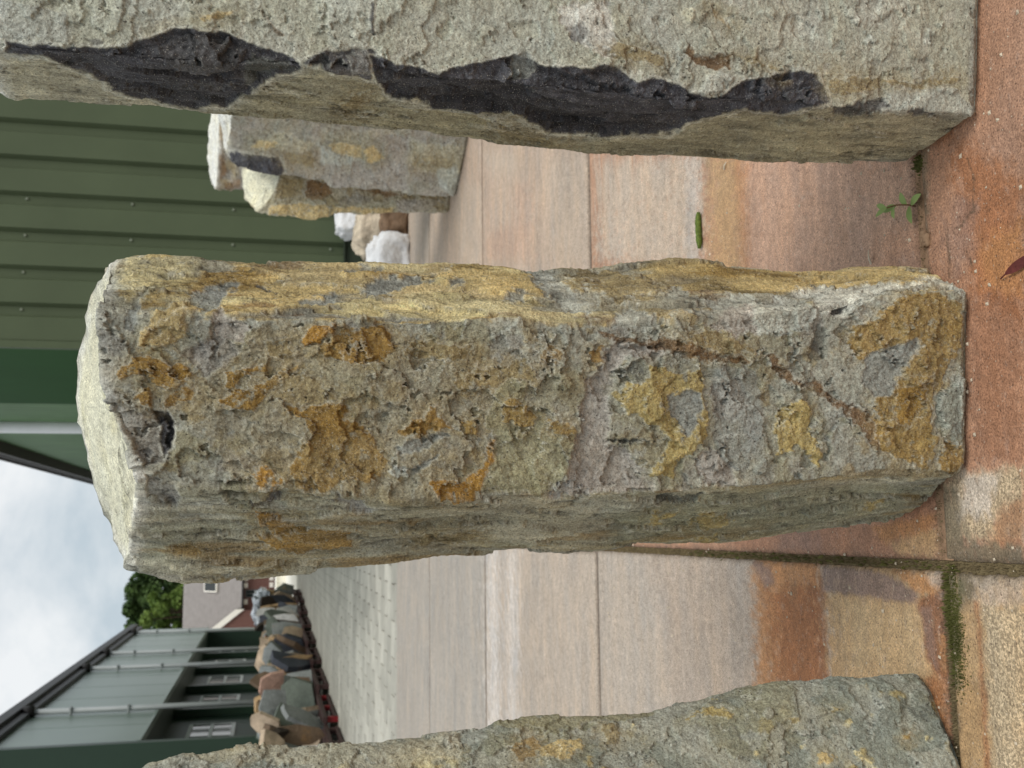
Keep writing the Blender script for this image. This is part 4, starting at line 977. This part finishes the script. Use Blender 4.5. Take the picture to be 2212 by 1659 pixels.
for wy in (28.5, 33.7, 38.4, 43.4, 48.0):
    x = LX-.94; fr_ = MB(); w0, w1, z0, z1 = wy, wy+2.6, 1.85, 3.05
    for a in (w0, w1-.06): fr_.box(x, x+.05, a, a+.06, z0, z1)
    for a in (z0, (z0+z1)/2-.04, z1-.09): fr_.box(x, x+.055, w0+.06, w1-.06, a, a+.09)
    for j in (1, 2): fr_.box(x, x+.04, w0+(w1-w0)*j/3-.015, w0+(w1-w0)*j/3+.015, z0+.09, z1-.09)
    wf = fr_.obj('window', M_WFR, lh)
    mb = MB(); mb.box(x+.002, x+.02, w0+.06, w1-.06, z0+.02, (z0+z1)/2-.04); mb.obj('pane', M_GLASS, wf)
    mb = MB(); mb.box(x+.002, x+.02, w0+.06, w1-.06, (z0+z1)/2+.05, z1-.02); mb.obj('pane', M_GLASS, wf)

# ------------------------------------------------------------------ stone racks in front of the long hall
M_RACK = simple('maroon_steel', lin(70, 50, 48), .6, .3, .2, 5)
M_RACKR = simple('red_steel', lin(128, 24, 28), .5, .4, .15, 5)
rockcols = {'tan': (186, 166, 142), 'dark slate': (66, 70, 78), 'brown': (112, 94, 76), 'grey': (136, 140, 138), 'pinkish': (186, 150, 132), 'grey green': (112, 120, 110), 'pale': (204, 204, 200), 'ochre': (184, 154, 116), 'black brown': (62, 54, 46)}
rockm = {}
for k_, v_ in rockcols.items():
    mt, n, l, b = new_mat('slab_'+k_.replace(' ', '_'), .75, .3)
    oc = objcoord(n); f = noise_node(n, l, 3.0, 6, .65, oc); f2 = noise_node(n, l, 30, 4, .6, oc)
    cc = ramp(n, l, f, [(.3, lin(v_, k=.7)), (.5, lin(v_)), (.62, lin([min(255, a*1.08) for a in v_])), (.72, tuple(.6*a+.4*b_ for a, b_ in zip(lin(v_), lin(170, 130, 80))))])
    l.new(mix(n, l, cc, ramp(n, l, f2, [(.3, .8), (.7, 1.2)]), 1, 'MULTIPLY'), b.inputs['Base Color'])
    bump(n, l, b, [(f2, .02, .5)]); rockm[k_] = mt
RPN = at_Z(748, 1607); RPF = at_Z(655, 1285); print('rack line', RPN, RPF)
NRK = 9
ordn = ['nearest', 'second', 'third', 'fourth', 'fifth', 'sixth', 'seventh', 'eighth', 'farthest']
place = ['first', 'second', 'third', 'fourth', 'fifth', 'sixth', 'seventh', 'eighth', 'ninth']
ry = 14.6; RL = 2.55
kinds_ = ['brown', 'tan', 'grey', 'dark slate', 'grey green', 'ochre', 'black brown', 'pale', 'pinkish']
plan = []
pr_ = np.random.default_rng(8)
for k in range(9):
    L_ = list(pr_.choice(kinds_, 15, p=[.13, .14, .19, .13, .12, .06, .08, .10, .05]))
    if k == 0: L_[0] = 'brown'; L_[1] = 'dark slate'
    plan.append(L_)
rr = np.random.default_rng(21)
def slab_rock(cx, cy, z0, wd, ht, th, yaw, lean, seed):
    r_ = np.random.default_rng(seed)
    n = 7; pts = []
    for i in range(n):
        a = 2*math.pi*i/n+r_.uniform(-.2, .2)
        sq = 1/max(abs(math.cos(a)), abs(math.sin(a)))**.75
        rad = sq*r_.uniform(.68, 1.08); pts.append((rad*math.cos(a)*wd/2, rad*math.sin(a)*ht/2))
    lo = min(p[1] for p in pts)
    pts = [(a, b-lo) for a, b in pts]
    mb = MB()
    v0 = [(a, -th/2*r_.uniform(.7, 1.2), b) for a, b in pts]; v1 = [(a*r_.uniform(.93, 1.03), th/2*r_.uniform(.7, 1.2), b) for a, b in pts]
    c0 = (0, -th*.62, ht*.5); c1 = (0, th*.6, ht*.5)
    v = v0+v1+[c0, c1]
    f = [(i, (i+1) % n, n+(i+1) % n, n+i) for i in range(n)]+[((i+1) % n, i, 2*n) for i in range(n)]+[(n+i, n+(i+1) % n, 2*n+1) for i in range(n)]
    M_ = Matrix.Translation((cx, cy, z0)) @ Matrix.Rotation(yaw, 4, 'Z') @ Matrix.Rotation(lean, 4, 'X')
    mb.add([tuple(M_ @ Vector(p)) for p in v], f); return mb
for k in range(NRK):
    y0 = ry+k*RL; y1 = y0+RL-.12
    RX = float(np.interp(y0+.3, [RPN[1], RPF[1]], [RPN[0], RPF[0]]))
    t = tag(empty('steel_rack', (RX-.5, y0, 0)), f'{"red legged" if k == 1 else "maroon"} steel rack loaded with stone slabs, {ordn[k] if k in (0,8) else ordn[k]+" from the near end"} of the row', 'rack', 'steel racks of stone slabs beside the yard')
    def L(mb, nm, mt):
        o = mb.obj(nm, mt); o.parent = t; o.matrix_parent_inverse = Matrix.Translation((-(RX-.5), -y0, 0)); return o
    mt = M_RACK
    mb = MB(); mb.box(RX-.08, RX, y0, y1, .17, .23); L(mb, 'rail', mt)
    mb = MB(); mb.box(RX-1.08, RX-1.0, y0, y1, .17, .23); L(mb, 'rail', mt)
    mb = MB(); mb.box(RX-1.0, RX-.08, y0, y1, .18, .21); L(mb, 'deck', M_RACK)
    mb = MB(); mb.box(RX-.06, RX+.0, y0+.1, y1-.1, .02, .07); L(mb, 'skid', mt)
    for xx in (RX-.09, RX-1.06):
        for yy in (y0+.05, (y0+y1)/2-.1, y1-.25):
            mb = MB(); mb.box(xx, xx+.08, yy, yy+.10, 0, .168); L(mb, 'leg', M_RACKR if k == 1 else mt)
    for i, cn in enumerate(plan[k]):
        if i < 9:
            ht = rr.uniform(.5, 1.05); wd = rr.uniform(.32, .75); cy = y0+.2+i*(RL-.4)/8.2; z0_ = .215
            yaw = rr.uniform(-.8, .8)+(1.4 if (i+k) % 2 else 0); cx = RX-.36+rr.uniform(-.3, .28); lean = rr.uniform(-.55, .55); th_ = rr.uniform(.05, .16)
        else:
            ht = rr.uniform(.35, .62); wd = rr.uniform(.4, .8); cy = y0+.3+(i-9)*.4; z0_ = rr.uniform(.72, .86)
            yaw = rr.uniform(-1.5, 1.5); cx = RX-.3+rr.uniform(-.25, .2); lean = rr.uniform(-.7, .7); th_ = rr.uniform(.05, .13)
        mb = slab_rock(cx, cy, z0_, wd, ht, th_, yaw, lean, 100+k*9+i)
        o = mb.obj('stone_slab', rockm[cn])
        tag(o, (f'{cn} broken stone slab, {place[i]} from the near end in the {ordn[k]} steel rack' if i < 9 else f'{cn} smaller stone slab on top of the load, {place[i-9]} from the near end in the {ordn[k]} rack'), 'stone slab', 'stone slabs standing in the steel racks')
# plastic wrap over the far end of the racks
M_WRAP = simple('clear_wrap', lin(196, 204, 212), .18, .6, .15, 6)
def lump(name, c, sx, sy, sz, mat, seed, amp=.3, nu=28, nv=16, sc=3.0, flat=True, parent=None, smooth=True):
    u = np.linspace(0, 2*np.pi, nu, endpoint=False); vv = np.linspace(0, np.pi, nv)
    U, Vv = np.meshgrid(u, vv)
    D = np.stack([np.sin(Vv)*np.cos(U), np.sin(Vv)*np.sin(U), np.cos(Vv)], 2).reshape(-1, 3)
    pw = .6
    Dq = np.sign(D)*np.abs(D)**pw
    rad = 1+amp*fbm(D*sc*.6+seed, 4, seed)+amp*.35*(np.floor(fbm(D*sc+seed, 3, seed+2)*3)/3)
    P = Dq*rad[:, None]*np.array([sx, sy, sz])
    if flat: P[:, 2] = np.maximum(P[:, 2], -sz*.72)
    P = P+np.array(c); P[:, 2] -= P[:, 2].min()-c[2]
    idx = np.arange(nu*nv).reshape(nv, nu); a, b = idx[:-1], idx[1:]
    Fq = np.stack([a, b, np.roll(b, -1, 1), np.roll(a, -1, 1)], 2).reshape(-1, 4)
    return link(name, mesh_np(name, P, Fq, None, smooth), mat, parent)
o = lump('plastic_wrap', (RX-.45, ry+8.1*RL, 1.0), .55, 1.3, .28, M_WRAP, 5, .5, 40, 20, 6)
tag(o, 'crumpled clear plastic wrap over the slabs in the farthest steel rack', 'plastic wrap')

# ------------------------------------------------------------------ white boulders by the hall
M_WB = simple('white_marble', lin(226, 227, 228), .7, .3, .16, 9, bumpd=.05, bs=12)
M_BB = simple('beige_rock', lin(204, 190, 168), .8, .2, .4, 9, bumpd=.05, bs=14)
M_BR = simple('brown_rock', lin(124, 102, 82), .85, .2, .4, 9, bumpd=.05, bs=14)
def boulder(name, px, py, bx, sx, sy, sz, mat, seed, label, z0=0.0, amp=.28):
    P = at_Z(bx, py); o = lump(name, (P[0], P[1]+sy*.5, z0), sx, sy, sz, mat, seed, amp, 44, 26, 3.2)
    return tag(o, label, 'boulder', 'boulders along the green hall')
boulder('boulder', 0, 556, 884, .20, .20, .20, M_WB, 3, 'big white boulder half hidden by the rusty stone pillar near the green hall')
boulder('boulder', 0, 478, 880, .17, .17, .13, M_BR, 4, 'brown rock lying under the beige one by the green hall', amp=.3)
P_ = at_Z(880, 505)
boulder('boulder', 0, 500, 868, .22, .18, .17, M_BB, 9, 'beige veined rock among white boulders in front of the green hall', z0=.12)
boulder('boulder', 0, 482, 858, .15, .15, .20, M_WB, 12, 'small white boulder, uppermost of the heap against the green hall', z0=.22)
# ------------------------------------------------------------------ low wall, house, trees far behind
M_CRW = simple('cream_wall', lin(240, 236, 222), .8, .2, .06, 2)
ap = MB(); ap.add([(-16, 41.2, -.006), (1.6, 41.2, -.006), (1.6, 66, -.006), (-16, 66, -.006)], [(0, 1, 2, 3)])
tag(ap.obj('concrete_apron', M_CRW), kind='structure')
WY = 64.0
lw = tag(empty('low_wall', (0, WY, 0)), 'low cream wall across the far end of the yard before the brick house', 'wall')
for i in range(10):
    mb = MB(); mb.box(-12+i*1.8+.01, -12+i*1.8+1.79, WY, WY+.4, -.02, .5); o = mb.obj('wall_block', M_CRW); o.parent = lw; o.matrix_parent_inverse = Matrix.Translation((0, -WY, 0))
mb = MB(); mb.box(-12.1, 6.1, WY-.1, WY+.5, .502, .60); o = mb.obj('coping', simple('white_coping', lin(244, 242, 234), .7, .2, .04, 2)); o.parent = lw; o.matrix_parent_inverse = Matrix.Translation((0, -WY, 0))
# brick house
mtb, n, l, b = new_mat('brick', .85, .2)
bt = n.new('ShaderNodeTexBrick'); bt.inputs['Scale'].default_value = 5.0; bt.inputs['Color1'].default_value = (*lin(100, 68, 62), 1); bt.inputs['Color2'].default_value = (*lin(112, 80, 72), 1)
bt.inputs['Mortar'].default_value = (*lin(150, 120, 110), 1); bt.inputs['Mortar Size'].default_value = .012
tcx = n.new('ShaderNodeTexCoord'); mpx = n.new('ShaderNodeMapping'); mpx.inputs['Rotation'].default_value = (R_(90), 0, 0)
l.new(tcx.outputs['Object'], mpx.inputs[0]); l.new(mpx.outputs[0], bt.inputs['Vector']); l.new(bt.outputs[0], b.inputs['Base Color'])
M_BRICK = mtb
M_SLATE = simple('grey_roof_tile', lin(148, 142, 138), .8, .2, .1, 3)
M_WHT = simple('white_paint', lin(244, 238, 226), .6, .3, .04, 3)
HYD = 72.0
ev = at_Y(520, 1290, HYD); ez_ = float(ev[2]); rgz = float(at_Y(397, 1300, HYD+4.6)[2])
hs = tag(empty('brick_house', (0, 0, 0)), 'red brick house with grey tiled roof and white barge board, beyond the yard', 'house')
xA = float(at_Y(520, 1450, HYD)[0]); xB = float(at_Y(520, 1120, HYD)[0])
mb = MB(); mb.box(xA, xB, HYD, HYD+9, 0, ez_); mb.obj('wall', M_BRICK, hs)
tl_ = MB(); nr = 22; run = 4.9; rise = rgz-ez_
sl_ = math.atan2(rise, 4.6)
for i in range(nr):
    t0_ = i/nr
    ya = HYD-.3+t0_*run; za = ez_-.15+t0_*(rise+.15)
    x = xA-.3+(i % 2)*.15
    while x < xB+.2:
        Mx = Matrix.Translation((x, ya, za)) @ Matrix.Rotation(sl_-.05, 4, 'X')
        tl_.box(.004, .296, 0, run/nr/math.cos(sl_)*1.06, .0, .035, Mx); x += .3
tag(tl_.obj('roof_tile', M_SLATE, hs), kind='stuff')
mb = MB(); mb.add([(xA-.3, HYD-.3, ez_-.2), (xB+.3, HYD-.3, ez_-.2), (xB+.3, HYD+4.6, rgz-.05), (xA-.3, HYD+4.6, rgz-.05), (xA-.3, HYD+9.5, ez_-.2), (xB+.3, HYD+9.5, ez_-.2)], [(0, 1, 2, 3), (3, 2, 5, 4)]); mb.obj('roof', M_SLATE, hs)
mb = MB(); mb.box(xA-.3, xB+.3, HYD-.42, HYD-.3, ez_-.2, ez_-.06); mb.obj('gutter', M_BLK, hs)
# cross gable with white barge board
g0 = at_Y(519, 1320, HYD-1.2); g1 = at_Y(474, 1356, HYD-1.2)
dxg = float(g0[0]-g1[0]); dzg = float(g1[2]-g0[2]); sg = dzg/dxg
gw = 3.4; gxr = float(g0[0]); gxl = gxr-2*gw; gxa = gxr-gw; gzb = float(g0[2]); gza = gzb+gw*sg
mb = MB(); yq = HYD-1.0
mb.add([(gxl, yq, 0), (gxr, yq, 0), (gxr, yq, gzb), (gxa, yq, gza), (gxl, yq, gzb), (gxl, HYD+1, 0), (gxr, HYD+1, 0), (gxr, HYD+1, gzb), (gxa, HYD+1, gza), (gxl, HYD+1, gzb)], [(0, 1, 2, 3, 4), (1, 6, 7, 2), (0, 4, 9, 5)]); mb.obj('gable_wall', M_BRICK, hs)
mb = MB()
for (xa, za, xb, zb) in ((gxr+.1, gzb-.1*sg, gxa, gza+.02), (gxl-.1, gzb-.1*sg, gxa, gza+.02)):
    mb.add([(xa, yq-.14, za-.12), (xa, yq-.14, za+.42), (xb, yq-.14, zb+.42), (xb, yq-.14, zb-.12), (xa, yq-.05, za-.12), (xa, yq-.05, za+.42), (xb, yq-.05, zb+.42), (xb, yq-.05, zb-.12)],
           [(0, 1, 2, 3), (4, 7, 6, 5), (1, 5, 6, 2), (0, 3, 7, 4), (0, 4, 5, 1), (2, 6, 7, 3)])
mb.obj('barge_board', M_WHT, hs)
mb = MB(); mb.add([(gxr+.12, yq-.1, gzb-.05+.2), (gxa, yq-.1, gza+.28), (gxa, HYD+4, gza+.28), (gxr+.12, HYD+2.5, gzb+.15), (gxl-.12, yq-.1, gzb+.15), (gxl-.12, HYD+2.5, gzb+.15)], [(0, 3, 2, 1), (1, 2, 5, 4)]); mb.obj('gable_roof', M_SLATE, hs)
def hwin(px, y0_, y1_, zt, zb):
    x0 = float(at_Y(560, y1_, HYD)[0]); x1 = float(at_Y(560, y0_, HYD)[0])
    mb = MB(); mb.box(x0, x1, HYD-.06, HYD-.004, zb, zt); wf = mb.obj('window', simple('window_frame', lin(90, 88, 86), .5, .3, .05, 2), hs)
    mb = MB(); mb.box(x0+.07, (x0+x1)/2-.03, HYD-.075, HYD-.062, zb+.07, zt-.07); mb.box((x0+x1)/2+.03, x1-.07, HYD-.075, HYD-.062, zb+.07, zt-.07); mb.obj('pane', M_GLASS, wf)
    mb = MB()
    for xx in (x0-.42, x1+.12): mb.box(xx, xx+.3, HYD-.05, HYD-.003, zt-.15, zt+.2)
    for xx in (x0-.42, x1+.12): mb.box(xx, xx+.3, HYD-.05, HYD-.003, zb-.15, zb+.1)
    mb.obj('corner_stone', M_WHT, wf)
zt_ = float(at_Y(530, 1280, HYD)[2]); zb_ = float(at_Y(585, 1280, HYD)[2])
hwin(0, 1273, 1290, zt_, zb_); hwin(0, 1225, 1240, zt_, zb_)
# roof window
rw = at_Y(470, 1262, HYD+2.0)
mb = MB(); Mx = Matrix.Translation((float(rw[0]), HYD+1.6, ez_+1.6*rise/4.6+.15)) @ Matrix.Rotation(sl_, 4, 'X')
mb.box(-.5, .6, 0, 1.3, .02, .14, Mx); ow = mb.obj('roof_window', M_WHT, hs)
mb = MB(); mb.box(-.42, .52, .08, 1.22, .143, .15, Mx); mb.obj('pane', M_GLASS, ow)

# trees
def leaf_mat(name, c1, c2):
    mt, n, l, b = new_mat(name, .6, .25)
    oi = n.new('ShaderNodeNewGeometry')
    f = noise_node(n, l, .9, 3, .6, oi.outputs['Position']); f2 = noise_node(n, l, 9, 2, .6, oi.outputs['Position'])
    l.new(mix(n, l, ramp(n, l, f, [(.35, c1), (.65, c2)]), ramp(n, l, f2, [(.3, .65), (.7, 1.35)]), 1, 'MULTIPLY'), b.inputs['Base Color'])
    return mt
M_LF1 = leaf_mat('leaf_dark', lin(50, 72, 38), lin(80, 102, 50)); M_LF2 = leaf_mat('leaf_light', lin(86, 110, 48), lin(114, 134, 64))
M_BARK = simple('bark', lin(74, 62, 50), .9, .1, .2, 3)
def tree(base, h, rad, nclump, nleaf, mat, seed, label, lsz=.34, crown0=.3):
    r_ = np.random.default_rng(seed)
    t = tag(empty('broadleaf_tree', base), label, 'tree', 'trees behind the brick house')
    mb = MB(); mb.tube([(0, 0, 0), (.1, .05, h*.3), (.0, .1, h*.6), (.1, 0, h*.85)], [.34, .26, .15, .05], 8)
    cl = []
    for i in range(nclump):
        zz = r_.uniform(crown0, .96); pr = rad*math.sqrt(max(.04, 1-((zz-.58)/.46)**2))
        a = r_.uniform(0, 2*math.pi); rr_ = pr*math.sqrt(r_.uniform(.15, 1))
        cl.append((rr_*math.cos(a), rr_*math.sin(a), zz*h))
    for c in cl[:12]: mb.tube([(.05, .05, h*.35), (c[0]*.5, c[1]*.5, h*.3+(c[2]-h*.3)*.6), c], [.13, .08, .03], 6)
    mb.obj('trunk', M_BARK, t)
    cl = np.array(cl); ci = r_.integers(0, nclump, nleaf)
    off = r_.normal(size=(nleaf, 3)); off /= np.linalg.norm(off, axis=1)[:, None]; off *= (r_.uniform(.55, 1.0, nleaf)**.7)[:, None]*np.array([1, 1, .75])*r_.uniform(.75, 1.3, nclump)[ci][:, None]*rad*.27
    P = cl[ci]+off
    a = r_.normal(size=(nleaf, 3)); a /= np.linalg.norm(a, axis=1)[:, None]; bvec = np.cross(a, r_.normal(size=(nleaf, 3))); bvec /= np.linalg.norm(bvec, axis=1)[:, None]
    s = r_.uniform(.6, 1.2, nleaf)[:, None]*lsz
    V = np.stack([P-a*s*.5, P+bvec*s*.28, P+a*s*.5, P-bvec*s*.28], 1).reshape(-1, 3)
    link('crown', mesh_np('crown', V, np.arange(nleaf*4).reshape(-1, 4), None, False), mat, t)
def tp(y, Yd): return float(at_Y(500, y, Yd)[0])
def th(x, y, Yd): return float(at_Y(x, y, Yd)[2])
tree((tp(1300, 92), 92, 0), th(262, 1330, 92), 3.4, 46, 15000, M_LF1, 3, 'tall dark green tree showing above the ridge of the brick house', .42)
tree((tp(1240, 95), 95, 0), th(278, 1240, 95), 3.4, 46, 14000, M_LF1, 4, 'dark green tree half hidden behind the rusty stone pillar', .42)
tree((tp(1385, 96), 96, 0), th(285, 1385, 96), 2.6, 40, 10000, M_LF1, 6, 'dark green tree behind the far corner of the long hall', .42)
tree((tp(1322, 84), 84, 0), th(306, 1322, 84), 1.9, 34, 9000, M_LF2, 5, 'bright yellow green bushy tree in front of the dark ones', .36)

# ------------------------------------------------------------------ small things on the slabs
M_LEAF = leaf_mat('weed_leaf', lin(112, 134, 74), lin(150, 166, 106))
M_STEM = simple('weed_stem', lin(112, 84, 60), .7, .2, .1, 40)
wb = at_Z(1975, 446)
wd = tag(empty('weed', tuple(wb)), 'small green weed with oval leaves growing in the joint between two stones', 'plant')
mb = MB(); mb.tube([(0, 0, -.01), (.003, .002, .012), (.004, .01, .03), (.0, .018, .045)], [.0016, .0014, .0012, .001], 6); mb.obj('stem', M_STEM, wd)
def leaf(cx, cy, cz, ln, wdt, yaw, pitch, name='leaf', mat=M_LEAF, parent=None, roll=0):
    mb = MB(); v = []; n = 7
    for i in range(n):
        t = i/(n-1); ww = wdt*math.sin(math.pi*min(1, t*.93+.05))**.8*.5
        dz = -.18*ln*t*t
        v += [(ln*t, -ww, dz+ww*.25), (ln*t, 0, dz), (ln*t, ww, dz+ww*.25)]
    f = []
    for i in range(n-1):
        for k in (0, 1): f.append((3*i+k, 3*i+k+1, 3*i+4+k, 3*i+3+k))
    Mx = Matrix.Translation((cx, cy, cz)) @ Matrix.Rotation(yaw, 4, 'Z') @ Matrix.Rotation(-pitch, 4, 'Y') @ Matrix.Rotation(roll, 4, 'X')
    mb.add([tuple(Mx @ Vector(p)) for p in v], f); return mb.obj(name, mat, parent, True)
for (cx, cy, cz, ln, wdt, yaw, pit) in ((.002, -.002, .008, .030, .014, R_(-70), .15), (.0, .0, .010, .032, .016, R_(190), .2), (.003, .002, .014, .026, .014, R_(20), .4), (.003, .010, .030, .028, .012, R_(100), .5),
                                       (.002, .012, .034, .026, .012, R_(200), .4), (.0, .018, .045, .024, .010, R_(120), .6), (.0, .018, .045, .022, .010, R_(60), .5)):
    leaf(cx, cy, cz, ln*1.05, wdt*1.1, yaw, pit, parent=wd)
# pod
M_POD = simple('green_pod', lin(96, 112, 50), .75, .2, .45, 140, bumpd=.006, bs=160)
pa, pb_ = at_Z(1508, 458, .01), at_Z(1509, 537, .01)
mb = MB(); npt = 14; pts = []; rs = []
for i in range(npt):
    t = i/(npt-1); p = lerp(pa, pb_, t)+np.array([0, .003*math.sin(t*5), 0]); p[2] = .009
    pts.append(tuple(p)); rs.append(.0085*(.35+.65*min(1, math.sin(math.pi*min(max(t, .04), .97))*2.2))*(1+.08*math.sin(i*2.1)))
mb.tube(pts, rs, 12); tag(mb.obj('catkin', M_POD, None, True), 'green catkin lying on the concrete between the two tall stones', 'catkin')
# dark red leaf at the edge of the picture
M_RED = simple('dry_leaf', lin(98, 50, 46), .6, .3, .3, 90)
ra = at_Z(2166, 603); rb_ = at_Z(2212, 572)
dv_ = rb_-ra; yaw_ = math.atan2(dv_[1], dv_[0])
rl = tag(empty('fallen_leaf', (float(ra[0]), float(ra[1]), .002)), 'dark red dry leaf on the rust coloured slab in the foreground', 'leaf')
leaf(.018, 0, .006, .07, .015, 0, .05, 'blade', M_RED, rl, .5)
mb = MB(); mb.tube([(0, 0, .002), (.012, 0, .005), (.022, 0, .006)], .0012, 6); mb.obj('stalk', M_RED, rl)
rl.rotation_euler = (0, 0, yaw_)
# pale twig by the stone
M_TWIG = simple('pale_twig', lin(206, 198, 178), .8, .2, .1, 50)
ta = at_Z(1884, 571); tb = at_Z(1890, 541)
mb = MB(); mb.tube([(ta[0], ta[1], .002), tuple(lerp(ta, tb, .5)+np.array([0, .004, .008])), (tb[0], tb[1], .014)], [.002, .0017, .0008], 6); tag(mb.obj('twig', M_TWIG), 'pale bit of twig at the foot of the rusty stone pillar', 'twig')
ta = at_Z(1566, 366); tb = at_Z(1572, 350)
mb = MB(); mb.tube([(ta[0], ta[1], .002), (lerp(ta, tb, .5)[0], lerp(ta, tb, .5)[1], .006), (tb[0], tb[1], .004)], [.002, .002, .001], 6); tag(mb.obj('twig', M_TWIG), 'pale curled twig on the slab beside the tall grey stone pillar', 'twig')
# clay crumbs
M_CRUMB = simple('clay_crumb', lin(150, 124, 100), .9, .1, .2, 80, bumpd=.002, bs=200)
crumbs = [(1998, 506, .008), (2004, 514, .009), (1996, 518, .007), (2006, 524, .008), (2000, 527, .007)]
for i, (x, y_, s_) in enumerate(crumbs):
    p = at_Z(x, y_); o = lump('crumb', (p[0], p[1], -.002), s_, s_*.8, s_*.7, M_CRUMB, 30+i, .4, 14, 9, 3)
    tag(o, 'pale clay crumb in the cluster lying in the joint near the weed', 'crumb', 'crumbs in the joint near the weed')
# grit: one loose scatter nobody could count
gt = MB(); r_ = np.random.default_rng(44)
M_GRIT = simple('grit', lin(196, 182, 160), .85, .2, .3, 30)
for i in range(900):
    yv = r_.uniform(1.3, 3.6); xv = r_.uniform(-.65, .8)
    s_ = .0009+.0028*r_.uniform()**2.5
    v = [(xv+s_*a*r_.uniform(.6, 1.3), yv+s_*b_*r_.uniform(.6, 1.3), .0005+s_*c*.8) for a, b_, c in ((-1, -1, 0), (1, -1, 0), (1, 1, 0), (-1, 1, 0), (0, 0, 1.2))]
    gt.add(v, [(0, 1, 4), (1, 2, 4), (2, 3, 4), (3, 0, 4)])
tag(gt.obj('grit', M_GRIT), kind='stuff')
# moss in the joints
M_MOSS = leaf_mat('moss', lin(72, 80, 38), lin(116, 112, 64)); 
M_SOIL = simple('joint_soil', lin(128, 114, 86), .95, .1, .35, 60)
def scatter(name, mat, spots, size, hgt, seed, zb=-.012):
    r_ = np.random.default_rng(seed); mb = MB()
    for (x, y_, wx_, wy_, n) in spots:
        for i in range(n):
            xx = x+r_.normal()*wx_; yy = y_+r_.normal()*wy_; s_ = size*r_.uniform(.5, 1.3); h_ = hgt*r_.uniform(.4, 1.2); a = r_.uniform(0, 6.28)
            v = [(xx+s_*math.cos(a+k*2.09), yy+s_*math.sin(a+k*2.09), zb) for k in range(3)]+[(xx+r_.normal()*s_*.4, yy+r_.normal()*s_*.4, zb+.006+h_)]
            mb.add(v, [(0, 1, 3), (1, 2, 3), (2, 0, 3)])
    return tag(mb.obj(name, mat), kind='stuff')
sp_ = []
for k in range(60):
    t = k/59; P = lerp(at_Z(2045, 1236), at_Z(2075, 1500), t); sp_.append((P[0], P[1]-.008, .010, .011, int(34*math.sin(math.pi*(.12+.8*t))**1.5)))
for k in range(30):
    t = k/29; sp_.append((XJ, YJ+t*1.1, .004, .02, 4))
for (x, y_) in ((1980, 352), (1985, 358), (1990, 350)): 
    P = at_Z(x, y_); sp_.append((P[0], P[1], .006, .006, 40))
scatter('moss', M_MOSS, sp_, .0032, .0050, 5, -.006)
sp_ = []
for k in range(70):
    t = k/69; sp_.append((XJ, YJ-.2+t*2.2, .005, .02, 40))
for k in range(60):
    t = k/59; sp_.append((-.7+t*1.6, YJ, .02, .0045, 34))
scatter('joint_soil', M_SOIL, sp_, .0032, .0062, 6)
